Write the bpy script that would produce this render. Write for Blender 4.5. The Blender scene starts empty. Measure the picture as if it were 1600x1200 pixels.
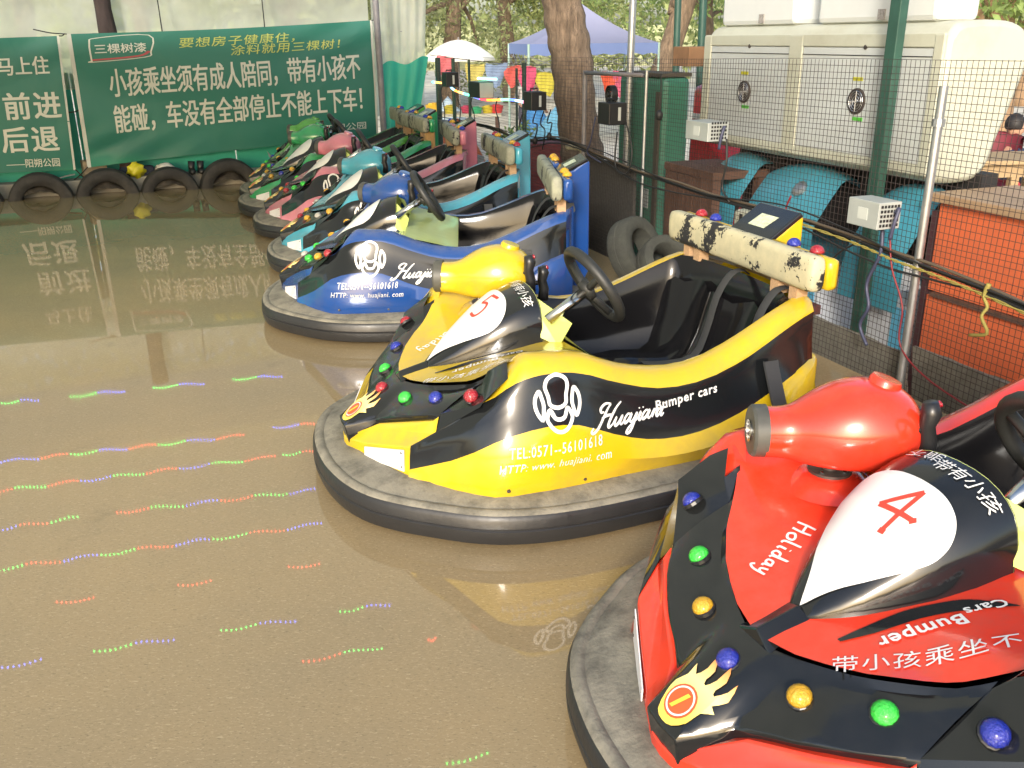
import bpy, bmesh, math, random
from math import sin, cos, pi, radians, sqrt, atan2
from mathutils import Vector, Matrix
import numpy as np

random.seed(7)
rng = np.random.default_rng(11)
SC = bpy.context.scene
COL = SC.collection

# ------------------------------------------------------------------ camera, sky, sun, exposure
CAM_H = 1.45
F_PX, PITCH, ROLL = 1442.16, radians(20.604), radians(-0.5613)
cam_data = bpy.data.cameras.new('camera')
cam = bpy.data.objects.new('camera', cam_data)
COL.objects.link(cam)
cam_data.sensor_fit = 'HORIZONTAL'
cam_data.sensor_width = 36.0
cam_data.lens = F_PX / 1600 * 36.0
cam_data.clip_start = 0.05
cam_data.clip_end = 2000
cp, sp = cos(PITCH), sin(PITCH)
fwd = Vector((0, cp, -sp)); rgt = Vector((1, 0, 0)); dwn = Vector((0, -sp, -cp))
cr, sr = cos(ROLL), sin(ROLL)
# image right / down axes after the small roll
ax_r = rgt * cr - dwn * sr
ax_d = rgt * sr + dwn * cr
M = Matrix.Identity(4)
for i in range(3):
    M[i][0] = ax_r[i]; M[i][1] = -ax_d[i]; M[i][2] = -fwd[i]
M[0][3], M[1][3], M[2][3] = 0, 0, CAM_H
cam.matrix_world = M
SC.camera = cam

SUN_EL = radians(21)
SUN_AZ_VEC = Vector((-0.20, -1.0, 0)).normalized()      # horizontal direction towards the sun
world = bpy.data.worlds.new('World'); SC.world = world
world.use_nodes = True
wn_ = world.node_tree.nodes; wl_ = world.node_tree.links
sky = wn_.new('ShaderNodeTexSky'); sky.sky_type = 'NISHITA'; sky.sun_disc = False
sky.sun_elevation = SUN_EL
sky.sun_rotation = atan2(SUN_AZ_VEC.x, SUN_AZ_VEC.y)
sky.air_density = 1.0; sky.dust_density = 3.0
wl_.new(sky.outputs[0], wn_['Background'].inputs[0])
wn_['Background'].inputs[1].default_value = 0.15
sun_d = bpy.data.lights.new('sun', 'SUN'); sun_d.energy = 1.5; sun_d.angle = radians(10)
sun_d.color = (1.0, 0.965, 0.90)
sun = bpy.data.objects.new('sun', sun_d); COL.objects.link(sun)
sdir = SUN_AZ_VEC * cos(SUN_EL) + Vector((0, 0, sin(SUN_EL)))
sun.rotation_euler = sdir.to_track_quat('Z', 'Y').to_euler()
SC.view_settings.view_transform = 'Standard'
SC.view_settings.look = 'None'
SC.view_settings.exposure = 1.2
SC.view_settings.gamma = 1.0
SC.view_settings.use_curve_mapping = False
SC.render.engine = 'CYCLES'
SC.cycles.use_denoising = True
SC.cycles.max_bounces = 8
SC.cycles.diffuse_bounces = 5
SC.cycles.transparent_max_bounces = 12
SC.cycles.sample_clamp_indirect = 6.0
SC.cycles.caustics_reflective = False
SC.cycles.caustics_refractive = False

def at(u, v, Y):
    """point of the place at forward distance Y seen at pixel (u, v) of the 1600x1200 photograph"""
    a = (u - 800) / F_PX; b = (v - 600) / F_PX
    d = ax_r * a + ax_d * b + fwd
    t = Y / d.y
    return Vector((0, 0, CAM_H)) + d * t

# ------------------------------------------------------------------ materials
MATS = {}
def nodes_of(m):
    m.use_nodes = True
    nt = m.node_tree
    return nt, nt.nodes['Principled BSDF']

def mat(name, col, rough=0.5, metal=0.0, coat=0.0, var=0.0, vscale=8.0, bump=0.0, bscale=60.0, spec=None,
        dirt=None, dirt_amt=0.0, dirt_scale=5.0, emit=0.0, rvar=0.0, trans=0.0, stretch=None, top_dust=None, top_amt=0.0):
    if name in MATS: return MATS[name]
    m = bpy.data.materials.new(name); MATS[name] = m
    nt, p = nodes_of(m); N = nt.nodes; L = nt.links
    p.inputs['Base Color'].default_value = (*col, 1)
    p.inputs['Roughness'].default_value = rough
    p.inputs['Metallic'].default_value = metal
    p.inputs['Coat Weight'].default_value = coat
    p.inputs['Coat Roughness'].default_value = 0.06
    if trans: p.inputs['Transmission Weight'].default_value = trans
    if spec is not None: p.inputs['Specular IOR Level'].default_value = spec
    if emit:
        p.inputs['Emission Color'].default_value = (*col, 1)
        p.inputs['Emission Strength'].default_value = emit
    tc = N.new('ShaderNodeTexCoord')
    src = tc.outputs['Object']
    if stretch:
        mp = N.new('ShaderNodeMapping'); mp.inputs['Scale'].default_value = stretch
        L.new(src, mp.inputs[0]); src = mp.outputs[0]
    colsock = None
    def noise(scale, detail=6, rough_=0.6):
        n = N.new('ShaderNodeTexNoise'); n.inputs['Scale'].default_value = scale
        n.inputs['Detail'].default_value = detail; n.inputs['Roughness'].default_value = rough_
        L.new(src, n.inputs['Vector']); return n.outputs['Fac']
    def ramp(f, a, b):
        r = N.new('ShaderNodeMapRange'); r.inputs['From Min'].default_value = a; r.inputs['From Max'].default_value = b
        L.new(f, r.inputs['Value']); return r.outputs['Result']
    def mix(f, c1, c2):
        x = N.new('ShaderNodeMix'); x.data_type = 'RGBA'
        if isinstance(f, float): x.inputs['Factor'].default_value = f
        else: L.new(f, x.inputs['Factor'])
        for s, c in ((x.inputs['A'], c1), (x.inputs['B'], c2)):
            if hasattr(c, 'links'): L.new(c, s)
            else: s.default_value = (*c, 1)
        return x.outputs['Result']
    def mul(f, k):
        x = N.new('ShaderNodeMath'); x.operation = 'MULTIPLY'; L.new(f, x.inputs[0])
        if hasattr(k, 'links'): L.new(k, x.inputs[1])
        else: x.inputs[1].default_value = k
        return x.outputs[0]
    cur = col
    if var:
        cur = mix(ramp(noise(vscale), 0.25, 0.75), tuple(c * (1 - var) for c in col), tuple(min(1, c * (1 + var)) for c in col))
    if dirt is not None:
        f = mul(ramp(noise(dirt_scale, 8, 0.7), 0.45, 0.7), dirt_amt)
        cur = mix(f, cur, dirt)
    if top_dust is not None:
        g = N.new('ShaderNodeNewGeometry'); sx = N.new('ShaderNodeSeparateXYZ'); L.new(g.outputs['Normal'], sx.inputs[0])
        f = mul(mul(ramp(sx.outputs['Z'], 0.5, 0.95), ramp(noise(14, 8, 0.7), 0.3, 0.75)), top_amt)
        cur = mix(f, cur, top_dust)
        rr = N.new('ShaderNodeMath'); rr.operation = 'MULTIPLY_ADD'; L.new(f, rr.inputs[0]); rr.inputs[1].default_value = 0.5; rr.inputs[2].default_value = rough
        L.new(rr.outputs[0], p.inputs['Roughness'])
    if hasattr(cur, 'links'): L.new(cur, p.inputs['Base Color'])
    if rvar and top_dust is None:
        r = N.new('ShaderNodeMapRange'); r.inputs['From Min'].default_value = 0.3; r.inputs['From Max'].default_value = 0.7
        r.inputs['To Min'].default_value = max(0.02, rough - rvar); r.inputs['To Max'].default_value = rough + rvar
        L.new(noise(6, 8, 0.65), r.inputs['Value']); L.new(r.outputs['Result'], p.inputs['Roughness'])
    if bump:
        b = N.new('ShaderNodeBump'); b.inputs['Strength'].default_value = bump; b.inputs['Distance'].default_value = 0.01
        L.new(noise(bscale, 5, 0.6), b.inputs['Height']); L.new(b.outputs[0], p.inputs['Normal'])
    return m

# ------------------------------------------------------------------ mesh helpers
class MB:
    def __init__(s): s.v = []; s.f = []; s.m = []
    def add(s, V, F, mi=0):
        o = len(s.v); s.v += [tuple(x) for x in V]; s.f += [tuple(i + o for i in q) for q in F]; s.m += [mi] * len(F)
    def box(s, c, size, rot=None, mi=0, org=None):
        hx, hy, hz = [x / 2 for x in size]
        V = [Vector((x, y, z)) for x in (-hx, hx) for y in (-hy, hy) for z in (-hz, hz)]
        if rot is not None: V = [rot @ v for v in V]
        V = [v + Vector(c) for v in V]
        s.add(V, [(0, 1, 3, 2), (4, 6, 7, 5), (0, 4, 5, 1), (2, 3, 7, 6), (0, 2, 6, 4), (1, 5, 7, 3)], mi)
    def grid(s, P, mi=0, close_u=False, close_v=False, mifun=None, flip=False):
        n, k = len(P), len(P[0]); o = len(s.v)
        for r in P: s.v += [tuple(x) for x in r]
        for i in range(n if close_u else n - 1):
            for j in range(k if close_v else k - 1):
                a, b, c, d = i * k + j, i * k + (j + 1) % k, ((i + 1) % n) * k + (j + 1) % k, ((i + 1) % n) * k + j
                q = (a, d, c, b) if flip else (a, b, c, d)
                s.f.append(tuple(x + o for x in q)); s.m.append(mifun(i, j) if mifun else mi)
    def tube(s, pts, r, seg=8, mi=0, cap=True, closed=False):
        pts = [Vector(p) for p in pts]; n = len(pts)
        rr = r if hasattr(r, '__len__') else [r] * n
        up = None; rings = []
        for i, p in enumerate(pts):
            if closed: t = pts[(i + 1) % n] - pts[i - 1]
            else: t = pts[min(i + 1, n - 1)] - pts[max(i - 1, 0)]
            if t.length < 1e-9: t = Vector((0, 0, 1))
            t.normalize()
            if up is None: up = Vector((0, 0, 1)) if abs(t.z) < 0.9 else Vector((1, 0, 0))
            a = up.cross(t)
            if a.length < 1e-6: a = Vector((1, 0, 0)).cross(t)
            a.normalize(); b = t.cross(a).normalized(); up = b
            rings.append([p + (a * cos(2 * pi * k / seg) + b * sin(2 * pi * k / seg)) * rr[i] for k in range(seg)])
        o = len(s.v)
        s.grid(rings, mi, close_u=closed, close_v=True, flip=True)
        if cap and not closed:
            s.f.append(tuple(o + k for k in range(seg))); s.m.append(mi)
            s.f.append(tuple(o + (n - 1) * seg + k for k in reversed(range(seg)))); s.m.append(mi)
    def lathe(s, prof, org=(0, 0, 0), axis=(0, 0, 1), seg=16, mi=0, cap=True, arc=None):
        q = Vector((0, 0, 1)).rotation_difference(Vector(axis).normalized()); org = Vector(org)
        rings = []
        for r, h in prof:
            rings.append([org + q @ Vector((r * cos(2 * pi * k / seg), r * sin(2 * pi * k / seg), h)) for k in range(seg)])
        o = len(s.v)
        s.grid(rings, mi, close_v=True)
        if cap:
            if prof[0][0] > 1e-5: s.f.append(tuple(o + k for k in reversed(range(seg)))); s.m.append(mi)
            if prof[-1][0] > 1e-5:
                e = o + (len(prof) - 1) * seg; s.f.append(tuple(e + k for k in range(seg))); s.m.append(mi)
    def prism(s, poly, a, b, mi=0):
        """poly: list of 3D points, extruded from +a to +b vectors"""
        a, b = Vector(a), Vector(b); n = len(poly)
        P = [Vector(p) + a for p in poly] + [Vector(p) + b for p in poly]
        F = [tuple(range(n)), tuple(reversed(range(n, 2 * n)))] + [(i, i + n, (i + 1) % n + n, (i + 1) % n) for i in range(n)]
        s.add(P, F, mi)
    def build(s, name, mats, parent=None, smooth=False, loc=None, bevel=0.0, angle=None, subsurf=0, fixn=True):
        me = bpy.data.meshes.new(name)
        org = Vector(loc) if loc is not None else Vector((0, 0, 0))
        me.from_pydata([Vector(v) - org for v in s.v], [], s.f)
        if not isinstance(mats, (list, tuple)): mats = [mats]
        for m in mats: me.materials.append(m)
        me.polygons.foreach_set('material_index', s.m)
        if fixn:
            bm = bmesh.new(); bm.from_mesh(me)
            bmesh.ops.remove_doubles(bm, verts=bm.verts, dist=1e-5)
            bmesh.ops.recalc_face_normals(bm, faces=bm.faces); bm.to_mesh(me); bm.free()
        if smooth:
            me.polygons.foreach_set('use_smooth', [True] * len(me.polygons))
            if angle: me.set_sharp_from_angle(angle=radians(angle))
        me.update()
        o = bpy.data.objects.new(name, me); COL.objects.link(o)
        if parent is not None:
            o.parent = parent
        o.location = org
        if bevel:
            b = o.modifiers.new('bevel', 'BEVEL'); b.width = bevel; b.segments = 2; b.limit_method = 'ANGLE'; b.angle_limit = radians(40)
        if subsurf:
            b = o.modifiers.new('sub', 'SUBSURF'); b.levels = subsurf; b.render_levels = subsurf
        return o

def thing(name, label, cat, loc=(0, 0, 0), rotz=0.0, group=None):
    o = bpy.data.objects.new(name, None); COL.objects.link(o)
    o.empty_display_size = 0.1
    o.location = loc; o.rotation_euler = (0, 0, rotz)
    o['label'] = label; o['category'] = cat
    if group: o['group'] = group
    return o
def tag(o, label, cat, group=None):
    o['label'] = label; o['category'] = cat
    if group: o['group'] = group
    return o
def kind(o, k): o['kind'] = k; return o

def hermite(xs, tab):
    """smooth interpolation of columns of tab=[(t, a, b, ...)] at xs (t ascending or descending)"""
    T = sorted(tab); t = np.array([r[0] for r in T]); out = []
    for c in range(1, len(T[0])):
        y = np.array([r[c] for r in T], float)
        d = np.gradient(y, t) if len(t) > 2 else np.full(2, (y[1] - y[0]) / (t[1] - t[0]))
        res = []
        for x in xs:
            x = min(max(x, t[0]), t[-1]); i = min(max(int(np.searchsorted(t, x)) - 1, 0), len(t) - 2)
            h = t[i + 1] - t[i]; u = (x - t[i]) / h
            res.append((2*u**3 - 3*u*u + 1) * y[i] + (u**3 - 2*u*u + u) * h * d[i] + (-2*u**3 + 3*u*u) * y[i+1] + (u**3 - u*u) * h * d[i+1])
        out.append(res)
    return list(zip(*out))
def smooth_poly(pts, n=6, closed=False):
    P = [np.array(p, float) for p in pts]; out = []; N = len(P)
    rngi = range(N if closed else N - 1)
    for i in rngi:
        p0 = P[i - 1] if (i > 0 or closed) else P[0]; p1 = P[i]; p2 = P[(i + 1) % N]
        p3 = P[(i + 2) % N] if (i + 2 < N or closed) else P[-1]
        for k in range(n):
            t = k / n
            out.append(0.5 * ((2*p1) + (p2 - p0)*t + (2*p0 - 5*p1 + 4*p2 - p3)*t*t + (3*p1 - p0 - 3*p2 + p3)*t**3))
    if not closed: out.append(P[-1])
    return [tuple(p) for p in out]

# flat print: text and brush strokes as thin sheets laid on a surface
_txt = {}
def text2d(body, bold=0.0, shear=0.0, res=2, space=1.0):
    key = (body, bold, shear, res, space)
    if key in _txt: return _txt[key]
    c = bpy.data.curves.new('lettering', 'FONT'); c.body = body; c.offset = bold; c.shear = shear; c.resolution_u = res
    c.space_character = space
    o = bpy.data.objects.new('lettering', c); COL.objects.link(o)
    dg = bpy.context.evaluated_depsgraph_get()
    me = o.evaluated_get(dg).to_mesh()
    V = [(v.co.x, v.co.y) for v in me.vertices]; F = [tuple(p.vertices) for p in me.polygons]
    o.evaluated_get(dg).to_mesh_clear()
    bpy.data.objects.remove(o); bpy.data.curves.remove(c)
    _txt[key] = (V, F); return V, F
def fit2d(V, x0, x1, y0=None, y1=None):
    """scale text to x0..x1 (may run backwards), y0..y1 or proportional from y0"""
    xs = [v[0] for v in V]; ys = [v[1] for v in V]
    a, b = min(xs), max(xs); c, d = min(ys), max(ys)
    k = (x1 - x0) / (b - a)
    if y0 is None: y0 = 0.0
    if y1 is None: return [(x0 + (v[0] - a) * k, y0 + (v[1] - c) * abs(k)) for v in V]
    return [(x0 + (v[0] - a) * k, y0 + (v[1] - c) * (y1 - y0) / (d - c)) for v in V]
def ribbon2d(poly, w, taper=True):
    V = []; F = []; n = len(poly)
    for i, p in enumerate(poly):
        a = poly[max(i - 1, 0)]; b = poly[min(i + 1, n - 1)]
        dx, dy = b[0] - a[0], b[1] - a[1]; l = sqrt(dx * dx + dy * dy) or 1
        t = i / max(1, n - 1)
        k = w / 2 * ((0.45 + 0.55 * sin(pi * min(1, max(0, t * 0.9 + 0.05)))) if taper else 1)
        V += [(p[0] - dy / l * k, p[1] + dx / l * k), (p[0] + dy / l * k, p[1] - dx / l * k)]
    for i in range(n - 1): F.append((2 * i, 2 * i + 1, 2 * i + 3, 2 * i + 2))
    return V, F
def strokes2d(lines, w, taper=True, n=6):
    V = []; F = []
    for L in lines:
        v, f = ribbon2d(smooth_poly(L, n) if len(L) > 2 else L, w, taper)
        o = len(V); V += v; F += [tuple(i + o for i in q) for q in f]
    return V, F
def cut_long(V, F, step):
    """cut 2D faces along vertical and horizontal lines so that they can follow a curved surface"""
    bm = bmesh.new(); vs = [bm.verts.new((x, y, 0)) for x, y in V]
    for q in F:
        try: bm.faces.new([vs[i] for i in q])
        except ValueError: pass
    for ax in (0, 1):
        lo = min(v.co[ax] for v in bm.verts); hi = max(v.co[ax] for v in bm.verts)
        no = (1, 0, 0) if ax == 0 else (0, 1, 0)
        x = lo + step
        while x < hi:
            co = (x, 0, 0) if ax == 0 else (0, x, 0)
            bmesh.ops.bisect_plane(bm, geom=bm.verts[:] + bm.edges[:] + bm.faces[:], plane_co=co, plane_no=no)
            x += step
    bm.verts.index_update()
    V = [(v.co.x, v.co.y) for v in bm.verts]; F = [tuple(v.index for v in f.verts) for f in bm.faces]
    bm.free(); return V, F
from mathutils.bvhtree import BVHTree
# ------------------------------------------------------------------ bumper cars
rubber = mat('tyre_rubber', (0.018, 0.018, 0.019), 0.42, bump=0.15, bscale=30, rvar=0.1)
shelf = mat('dusty_rubber', (.205, .19, .15), 0.85, var=0.3, vscale=9, dirt=(0.06, 0.058, 0.05), dirt_amt=0.85, dirt_scale=13, bump=0.3, bscale=90)
black_gloss = mat('black_gelcoat', (0.008, 0.009, 0.010), 0.14, coat=0.25, rvar=0.06, top_dust=(0.16, 0.16, 0.14), top_amt=0.07)
tub_black = mat('tub_black', (0.007, 0.007, 0.008), 0.12, coat=0.0, rvar=0.05, spec=.32)
grip_black = mat('grip_rubber', (0.015, 0.015, 0.016), 0.35)
wheel_black = mat('wheel_rubber', (0.02, 0.021, 0.02), 0.5, bump=0.1, bscale=120)
white_print = mat('white_print', (0.68, 0.68, 0.66), 0.4)
chrome = mat('chrome', (0.62, 0.62, 0.60), 0.22, metal=1.0, rvar=0.1)
steel_dark = mat('oily_steel', (0.10, 0.085, 0.075), 0.5, metal=0.6, var=0.4, vscale=30)
lime = mat('lime_gelcoat', (0.50, 0.58, 0.16), 0.32, coat=0.25, var=0.06, top_dust=(0.35, 0.34, 0.24), top_amt=0.2)
belt_mat = mat('belt_webbing', (0.030, 0.031, 0.033), 0.7, bump=0.2, bscale=300)
wood_pale = mat('pale_wood', (0.42, 0.27, 0.15), 0.7, var=0.25, vscale=18, stretch=(1, 8, 8))
plate_white = mat('plate_white', (0.72, 0.72, 0.74), 0.4, dirt=(0.4, 0.38, 0.34), dirt_amt=0.35, dirt_scale=16)
red_ink = mat('red_ink', (0.62, 0.05, 0.03), 0.5)
flame_yellow = mat('flame_yellow', (0.85, 0.55, 0.06), 0.35)
flame_grad = mat('flame_print', (.85, .55, .06), .35)
def _fg():
    nt, p = nodes_of(flame_grad); N, L = nt.nodes, nt.links
    tc = N.new('ShaderNodeTexCoord'); sx = N.new('ShaderNodeSeparateXYZ'); L.new(tc.outputs['Object'], sx.inputs[0])
    r = N.new('ShaderNodeMapRange'); r.inputs['From Min'].default_value = .005; r.inputs['From Max'].default_value = .12; L.new(sx.outputs['X'], r.inputs['Value'])
    c = N.new('ShaderNodeValToRGB'); L.new(r.outputs[0], c.inputs[0]); e = c.color_ramp.elements
    e[0].color = (.80, .20, .03, 1); e[1].color = (.85, .62, .10, 1); x = e.new(.5); x.color = (.85, .72, .30, 1)
    L.new(c.outputs[0], p.inputs['Base Color'])
_fg()
flame_red = mat('flame_red', (0.75, 0.10, 0.03), 0.35)
sticker_pale = mat('sticker_pale', (0.55, 0.60, 0.42), 0.5, var=0.5, vscale=90)
silver_tape = mat('silver_tape', (0.62, 0.66, 0.72), 0.35)

def padding_mat(seed, base=(.50, .46, .30), base2=(.40, .38, .26)):
    """beige vinyl padding, its skin worn through to black in ragged patches"""
    m = bpy.data.materials.new('worn_beige_padding'); nt, p = nodes_of(m); N, L = nt.nodes, nt.links
    tc = N.new('ShaderNodeTexCoord'); mp = N.new('ShaderNodeMapping'); L.new(tc.outputs['Object'], mp.inputs[0])
    mp.inputs['Location'].default_value = (seed * 3.7, seed * 1.3, seed * 0.7)
    def nz(sc, d): 
        n = N.new('ShaderNodeTexNoise'); n.inputs['Scale'].default_value = sc; n.inputs['Detail'].default_value = d; n.inputs['Roughness'].default_value = 0.65
        L.new(mp.outputs[0], n.inputs['Vector']); return n.outputs['Fac']
    a = N.new('ShaderNodeMath'); a.operation = 'MULTIPLY_ADD'; L.new(nz(75, 4), a.inputs[0]); a.inputs[1].default_value = 0.42; L.new(nz(5.5, 3), a.inputs[2])
    r = N.new('ShaderNodeMapRange'); r.inputs['From Min'].default_value = 0.765; r.inputs['From Max'].default_value = 0.785; L.new(a.outputs[0], r.inputs['Value'])
    b = N.new('ShaderNodeMapRange'); b.inputs['From Min'].default_value = 0.35; b.inputs['From Max'].default_value = 0.65
    b.inputs['To Min'].default_value = 0; L.new(nz(18, 6), b.inputs['Value'])
    x0 = N.new('ShaderNodeMix'); x0.data_type = 'RGBA'; L.new(b.outputs[0], x0.inputs['Factor'])
    x0.inputs['A'].default_value = (*base, 1); x0.inputs['B'].default_value = (*base2, 1)
    x = N.new('ShaderNodeMix'); x.data_type = 'RGBA'; L.new(r.outputs[0], x.inputs['Factor'])
    L.new(x0.outputs['Result'], x.inputs['A']); x.inputs['B'].default_value = (0.018, 0.018, 0.020, 1)
    L.new(x.outputs['Result'], p.inputs['Base Color']); p.inputs['Roughness'].default_value = 0.6
    return m

def lamp_mat(name, c):
    return mat('lamp_' + name, c, 0.10, coat=0.5, trans=0.25, bump=0.7, bscale=150)
LAMP = {'red': lamp_mat('red', (0.42, 0.015, 0.03)), 'blue': lamp_mat('blue', (0.015, 0.03, 0.38)), 'green': lamp_mat('green', (0.05, 0.72, 0.07)),
        'yellow': lamp_mat('yellow', (0.75, 0.42, 0.02)), 'clear': lamp_mat('clear', (0.55, 0.55, 0.5))}

# side shell curves: x -> (y, z)
T_C0 = [(.012,.368,.125),(-.03,.455,.125),(-.08,.52,.125),(-.15,.562,.125),(-.35,.595,.125),(-.7,.575,.125),(-1.1,.545,.125),(-1.35,.505,.125),(-1.42,.47,.125)]
T_C2 = [(-.002,.352,.163),(-.05,.455,.197),(-.12,.535,.25),(-.2,.575,.31),(-.3,.592,.342),(-.4,.597,.352),(-.48,.596,.342),(-.6,.592,.292),(-.71,.588,.256),(-.87,.577,.240),(-1.04,.557,.265),(-1.2,.53,.32),(-1.32,.505,.37),(-1.42,.46,.39)]
T_C4 = [(-.20,.50,.415),(-.28,.53,.472),(-.39,.542,.5),(-.5,.542,.49),(-.62,.54,.445),(-.78,.535,.40),(-.94,.525,.40),(-1.13,.50,.45),(-1.27,.475,.51),(-1.38,.45,.55),(-1.42,.44,.56)]
T_C5 = [(-.25,.395,.46),(-.3,.45,.522),(-.42,.485,.545),(-.53,.49,.535),(-.64,.488,.488),(-.78,.478,.452),(-.87,.472,.442),(-.99,.462,.455),(-1.13,.447,.503),(-1.27,.427,.562),(-1.38,.405,.60),(-1.42,.385,.605)]
T_C0.sort(); T_C2.sort(); T_C4.sort(); T_C5.sort()
XS = [-.38, -.43, -.48, -.54, -.6, -.66, -.72, -.78, -.85, -.92, -1.0, -1.08, -1.14, -1.2, -1.26, -1.32, -1.37, -1.42]
C4start = (-.19, .48, .402)
def c1_at(x):
    a = hermite([x], T_C0)[0]; b = hermite([x], T_C2)[0]
    k = max(0, min(1, (-x - .02) / .2))
    return (a[0] * .5 + b[0] * .5 + 0.035 * k, a[1] * .42 + b[1] * .58)
def band_at(x, f):
    a = hermite([x], T_C2)[0]; b = hermite([x], T_C4)[0]
    s = sin(pi * f)
    return (a[0] * (1 - f) + b[0] * f - 0.006 * s, a[1] * (1 - f) + b[1] * f)
def side_y(x, z):
    """y of the near side shell at car x and height z"""
    rows = [hermite([x], T_C0)[0], c1_at(x), hermite([x], T_C2)[0]] + [band_at(x, f) for f in (.25, .5, .75)] + [hermite([x], T_C4)[0], hermite([x], T_C5)[0]]
    for a, b in zip(rows, rows[1:]):
        if a[1] <= z <= b[1]:
            t = (z - a[1]) / max(1e-6, b[1] - a[1]); return a[0] * (1 - t) + b[0] * t
    return rows[-1][0]
def side_columns():
    """columns of row points from the step to the rear middle, near side (y > 0)"""
    r0 = [(.012,.368,.125), (.003,.357,.145), (-.002,.352,.163), (-.005,.352,.21), (-.009,.353,.245), (-.084,.392,.298), C4start, (-.228,.485,.42), (-.285,.40,.47), (-.295,.36,.45)]
    cols = []
    def std(x):
        a0 = hermite([x], T_C0)[0]; c1 = c1_at(x); c2 = hermite([x], T_C2)[0]; c4 = hermite([x], T_C4)[0]; c5 = hermite([x], T_C5)[0]
        L = [(x, *a0), (x, *c1), (x, *c2)] + [(x, *band_at(x, f)) for f in (.25, .5, .75)] + [(x, *c4)]
        L += [(x, c4[0] * .45 + c5[0] * .55 + .012, c4[1] * .35 + c5[1] * .65 + .003), (x, *c5), (x, c5[0] - .035, c5[1] - .004)]
        return L
    s = std(-.38)
    def row_at(r, t):
        x = r0[r][0] * (1 - t) + (-.38) * t
        p = std(x)[r] if x < -.03 else None
        lin = [r0[r][k] * (1 - t) + s[r][k] * t for k in range(3)]
        if r in (6, 7, 8, 9) and x > -.26: return (x, lin[1], lin[2])
        if p is None:
            tab = T_C0 if r == 0 else T_C2
            if r in (0, 2): q = hermite([x], tab)[0]; return (x, *q)
            return (x, lin[1], lin[2])
        w = min(1, t * 1.6)
        return (x, lin[1] * (1 - w) + p[1] * w, lin[2] * (1 - w) + p[2] * w)
    NF = 7
    cols.append(r0)
    for k in range(1, NF): cols.append([row_at(r, k / NF) for r in range(10)])
    for x in XS: cols.append(std(x))
    e = cols[-1]
    for u in (.85, .6, .3, 0.0):
        cols.append([(-1.42 - .075 * (1 - u ** 3), p[1] * u, p[2]) for p in e])
    return cols
def bonnet_z(x, y):
    c = np.interp(x, [-.62, -.5, -.35, -.1, 0], [.478, .462, .43, .37, .345])
    r = np.interp(x, [-.64, -.53, -.42, -.3, -.22], [.484, .531, .541, .52, .455])
    return float(c + (r - c) * min(1, abs(y) / .45) ** 2.2)
def hump_prof(x):
    """top height, base half-width, base height of the black fairing"""
    z = float(np.interp(x, [-.53, -.48, -.42, -.36, -.30, -.24, -.19, -.155], [.640, .630, .606, .567, .518, .465, .420, .386]))
    w = float(np.interp(x, [-.53, -.45, -.36, -.25, -.19, -.155], [.165, .162, .140, .092, .055, .025]))
    return z, w
def hump_pt(x, a):
    """a in -1..1 across the fairing"""
    z, w = hump_prof(x); zb = bonnet_z(x, w) - .004
    th = a * pi / 2
    yy = w * (abs(sin(th)) ** 0.85) * (1 if a >= 0 else -1)
    zz = zb + (z - zb) * (cos(th) ** 0.62 if cos(th) > 0 else 0)
    return (x, yy, zz)
def hump_z(x, y):
    z, w = hump_prof(x); zb = bonnet_z(x, w) - .004
    s = min(1, abs(y) / w) ** (1 / .85); c = sqrt(max(0, 1 - s * s))
    return zb + (z - zb) * c ** .62

EMBLEM = ([[(-.50,.60),(-.38,.86),(0,1.0),(.38,.86),(.50,.60),(.40,.25),(.34,-.05),(0,-.17),(-.34,-.05),(-.40,.25),(-.50,.60),(-.38,.86)],
           [(-.40,-.22),(-.22,-.50),(0,-.57),(.22,-.50),(.40,-.22),(.56,-.55),(.30,-.90),(0,-1.0),(-.30,-.90),(-.56,-.55),(-.40,-.22),(-.22,-.5)],
           [(-.78,.46),(-.94,.28),(-1.0,0),(-.94,-.28),(-.76,-.52),(-.66,-.2),(-.64,0),(-.68,.2),(-.78,.46),(-.94,.28)],
           [(.78,.46),(.94,.28),(1.0,0),(.94,-.28),(.76,-.52),(.66,-.2),(.64,0),(.68,.2),(.78,.46),(.94,.28)]])
def _a(x): return [(x+.75,.85),(x+.35,1.0),(x+.05,.5),(x+.2,.05),(x+.55,.3),(x+.8,.95),(x+.72,.3),(x+.92,.02),(x+1.15,.3)]
def _i(x): return [(x,.3),(x+.25,.95),(x+.16,.3),(x+.32,.02),(x+.55,.3)]
SCRIPT = [[(-.55,.35),(-.75,.0),(-.45,-.2),(.05,.25),(.45,1.2),(.75,2.1),(1.0,2.55)], [(1.0,2.55),(.35,2.7),(-.1,2.3),(.0,1.85),(.4,1.8)],
          [(2.15,2.6),(1.75,2.0),(1.35,.9),(1.2,.2),(1.4,.02),(1.75,.3)], [(.25,1.15),(.8,1.35),(1.6,1.3)],
          [(1.75,.3),(2.05,.95),(1.95,.3),(2.15,.02),(2.5,.35),(2.75,.95),(2.62,.3),(2.82,.02),(3.05,.3)],
          _a(3.05), [(4.2,.3),(4.5,.95),(4.35,-.2),(4.05,-1.0),(3.65,-1.05),(3.85,-.5),(4.7,.25)], [(4.6,1.35),(4.66,1.45)],
          _i(4.7), [(5.05,1.35),(5.11,1.45)], _a(5.2), [(6.35,.3),(6.6,.95),(6.5,.02)], [(6.52,.3),(6.8,.95),(7.0,.8),(6.95,.3),(7.1,.02),(7.35,.3)], _i(7.3), [(7.65,1.35),(7.71,1.45)]]
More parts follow.
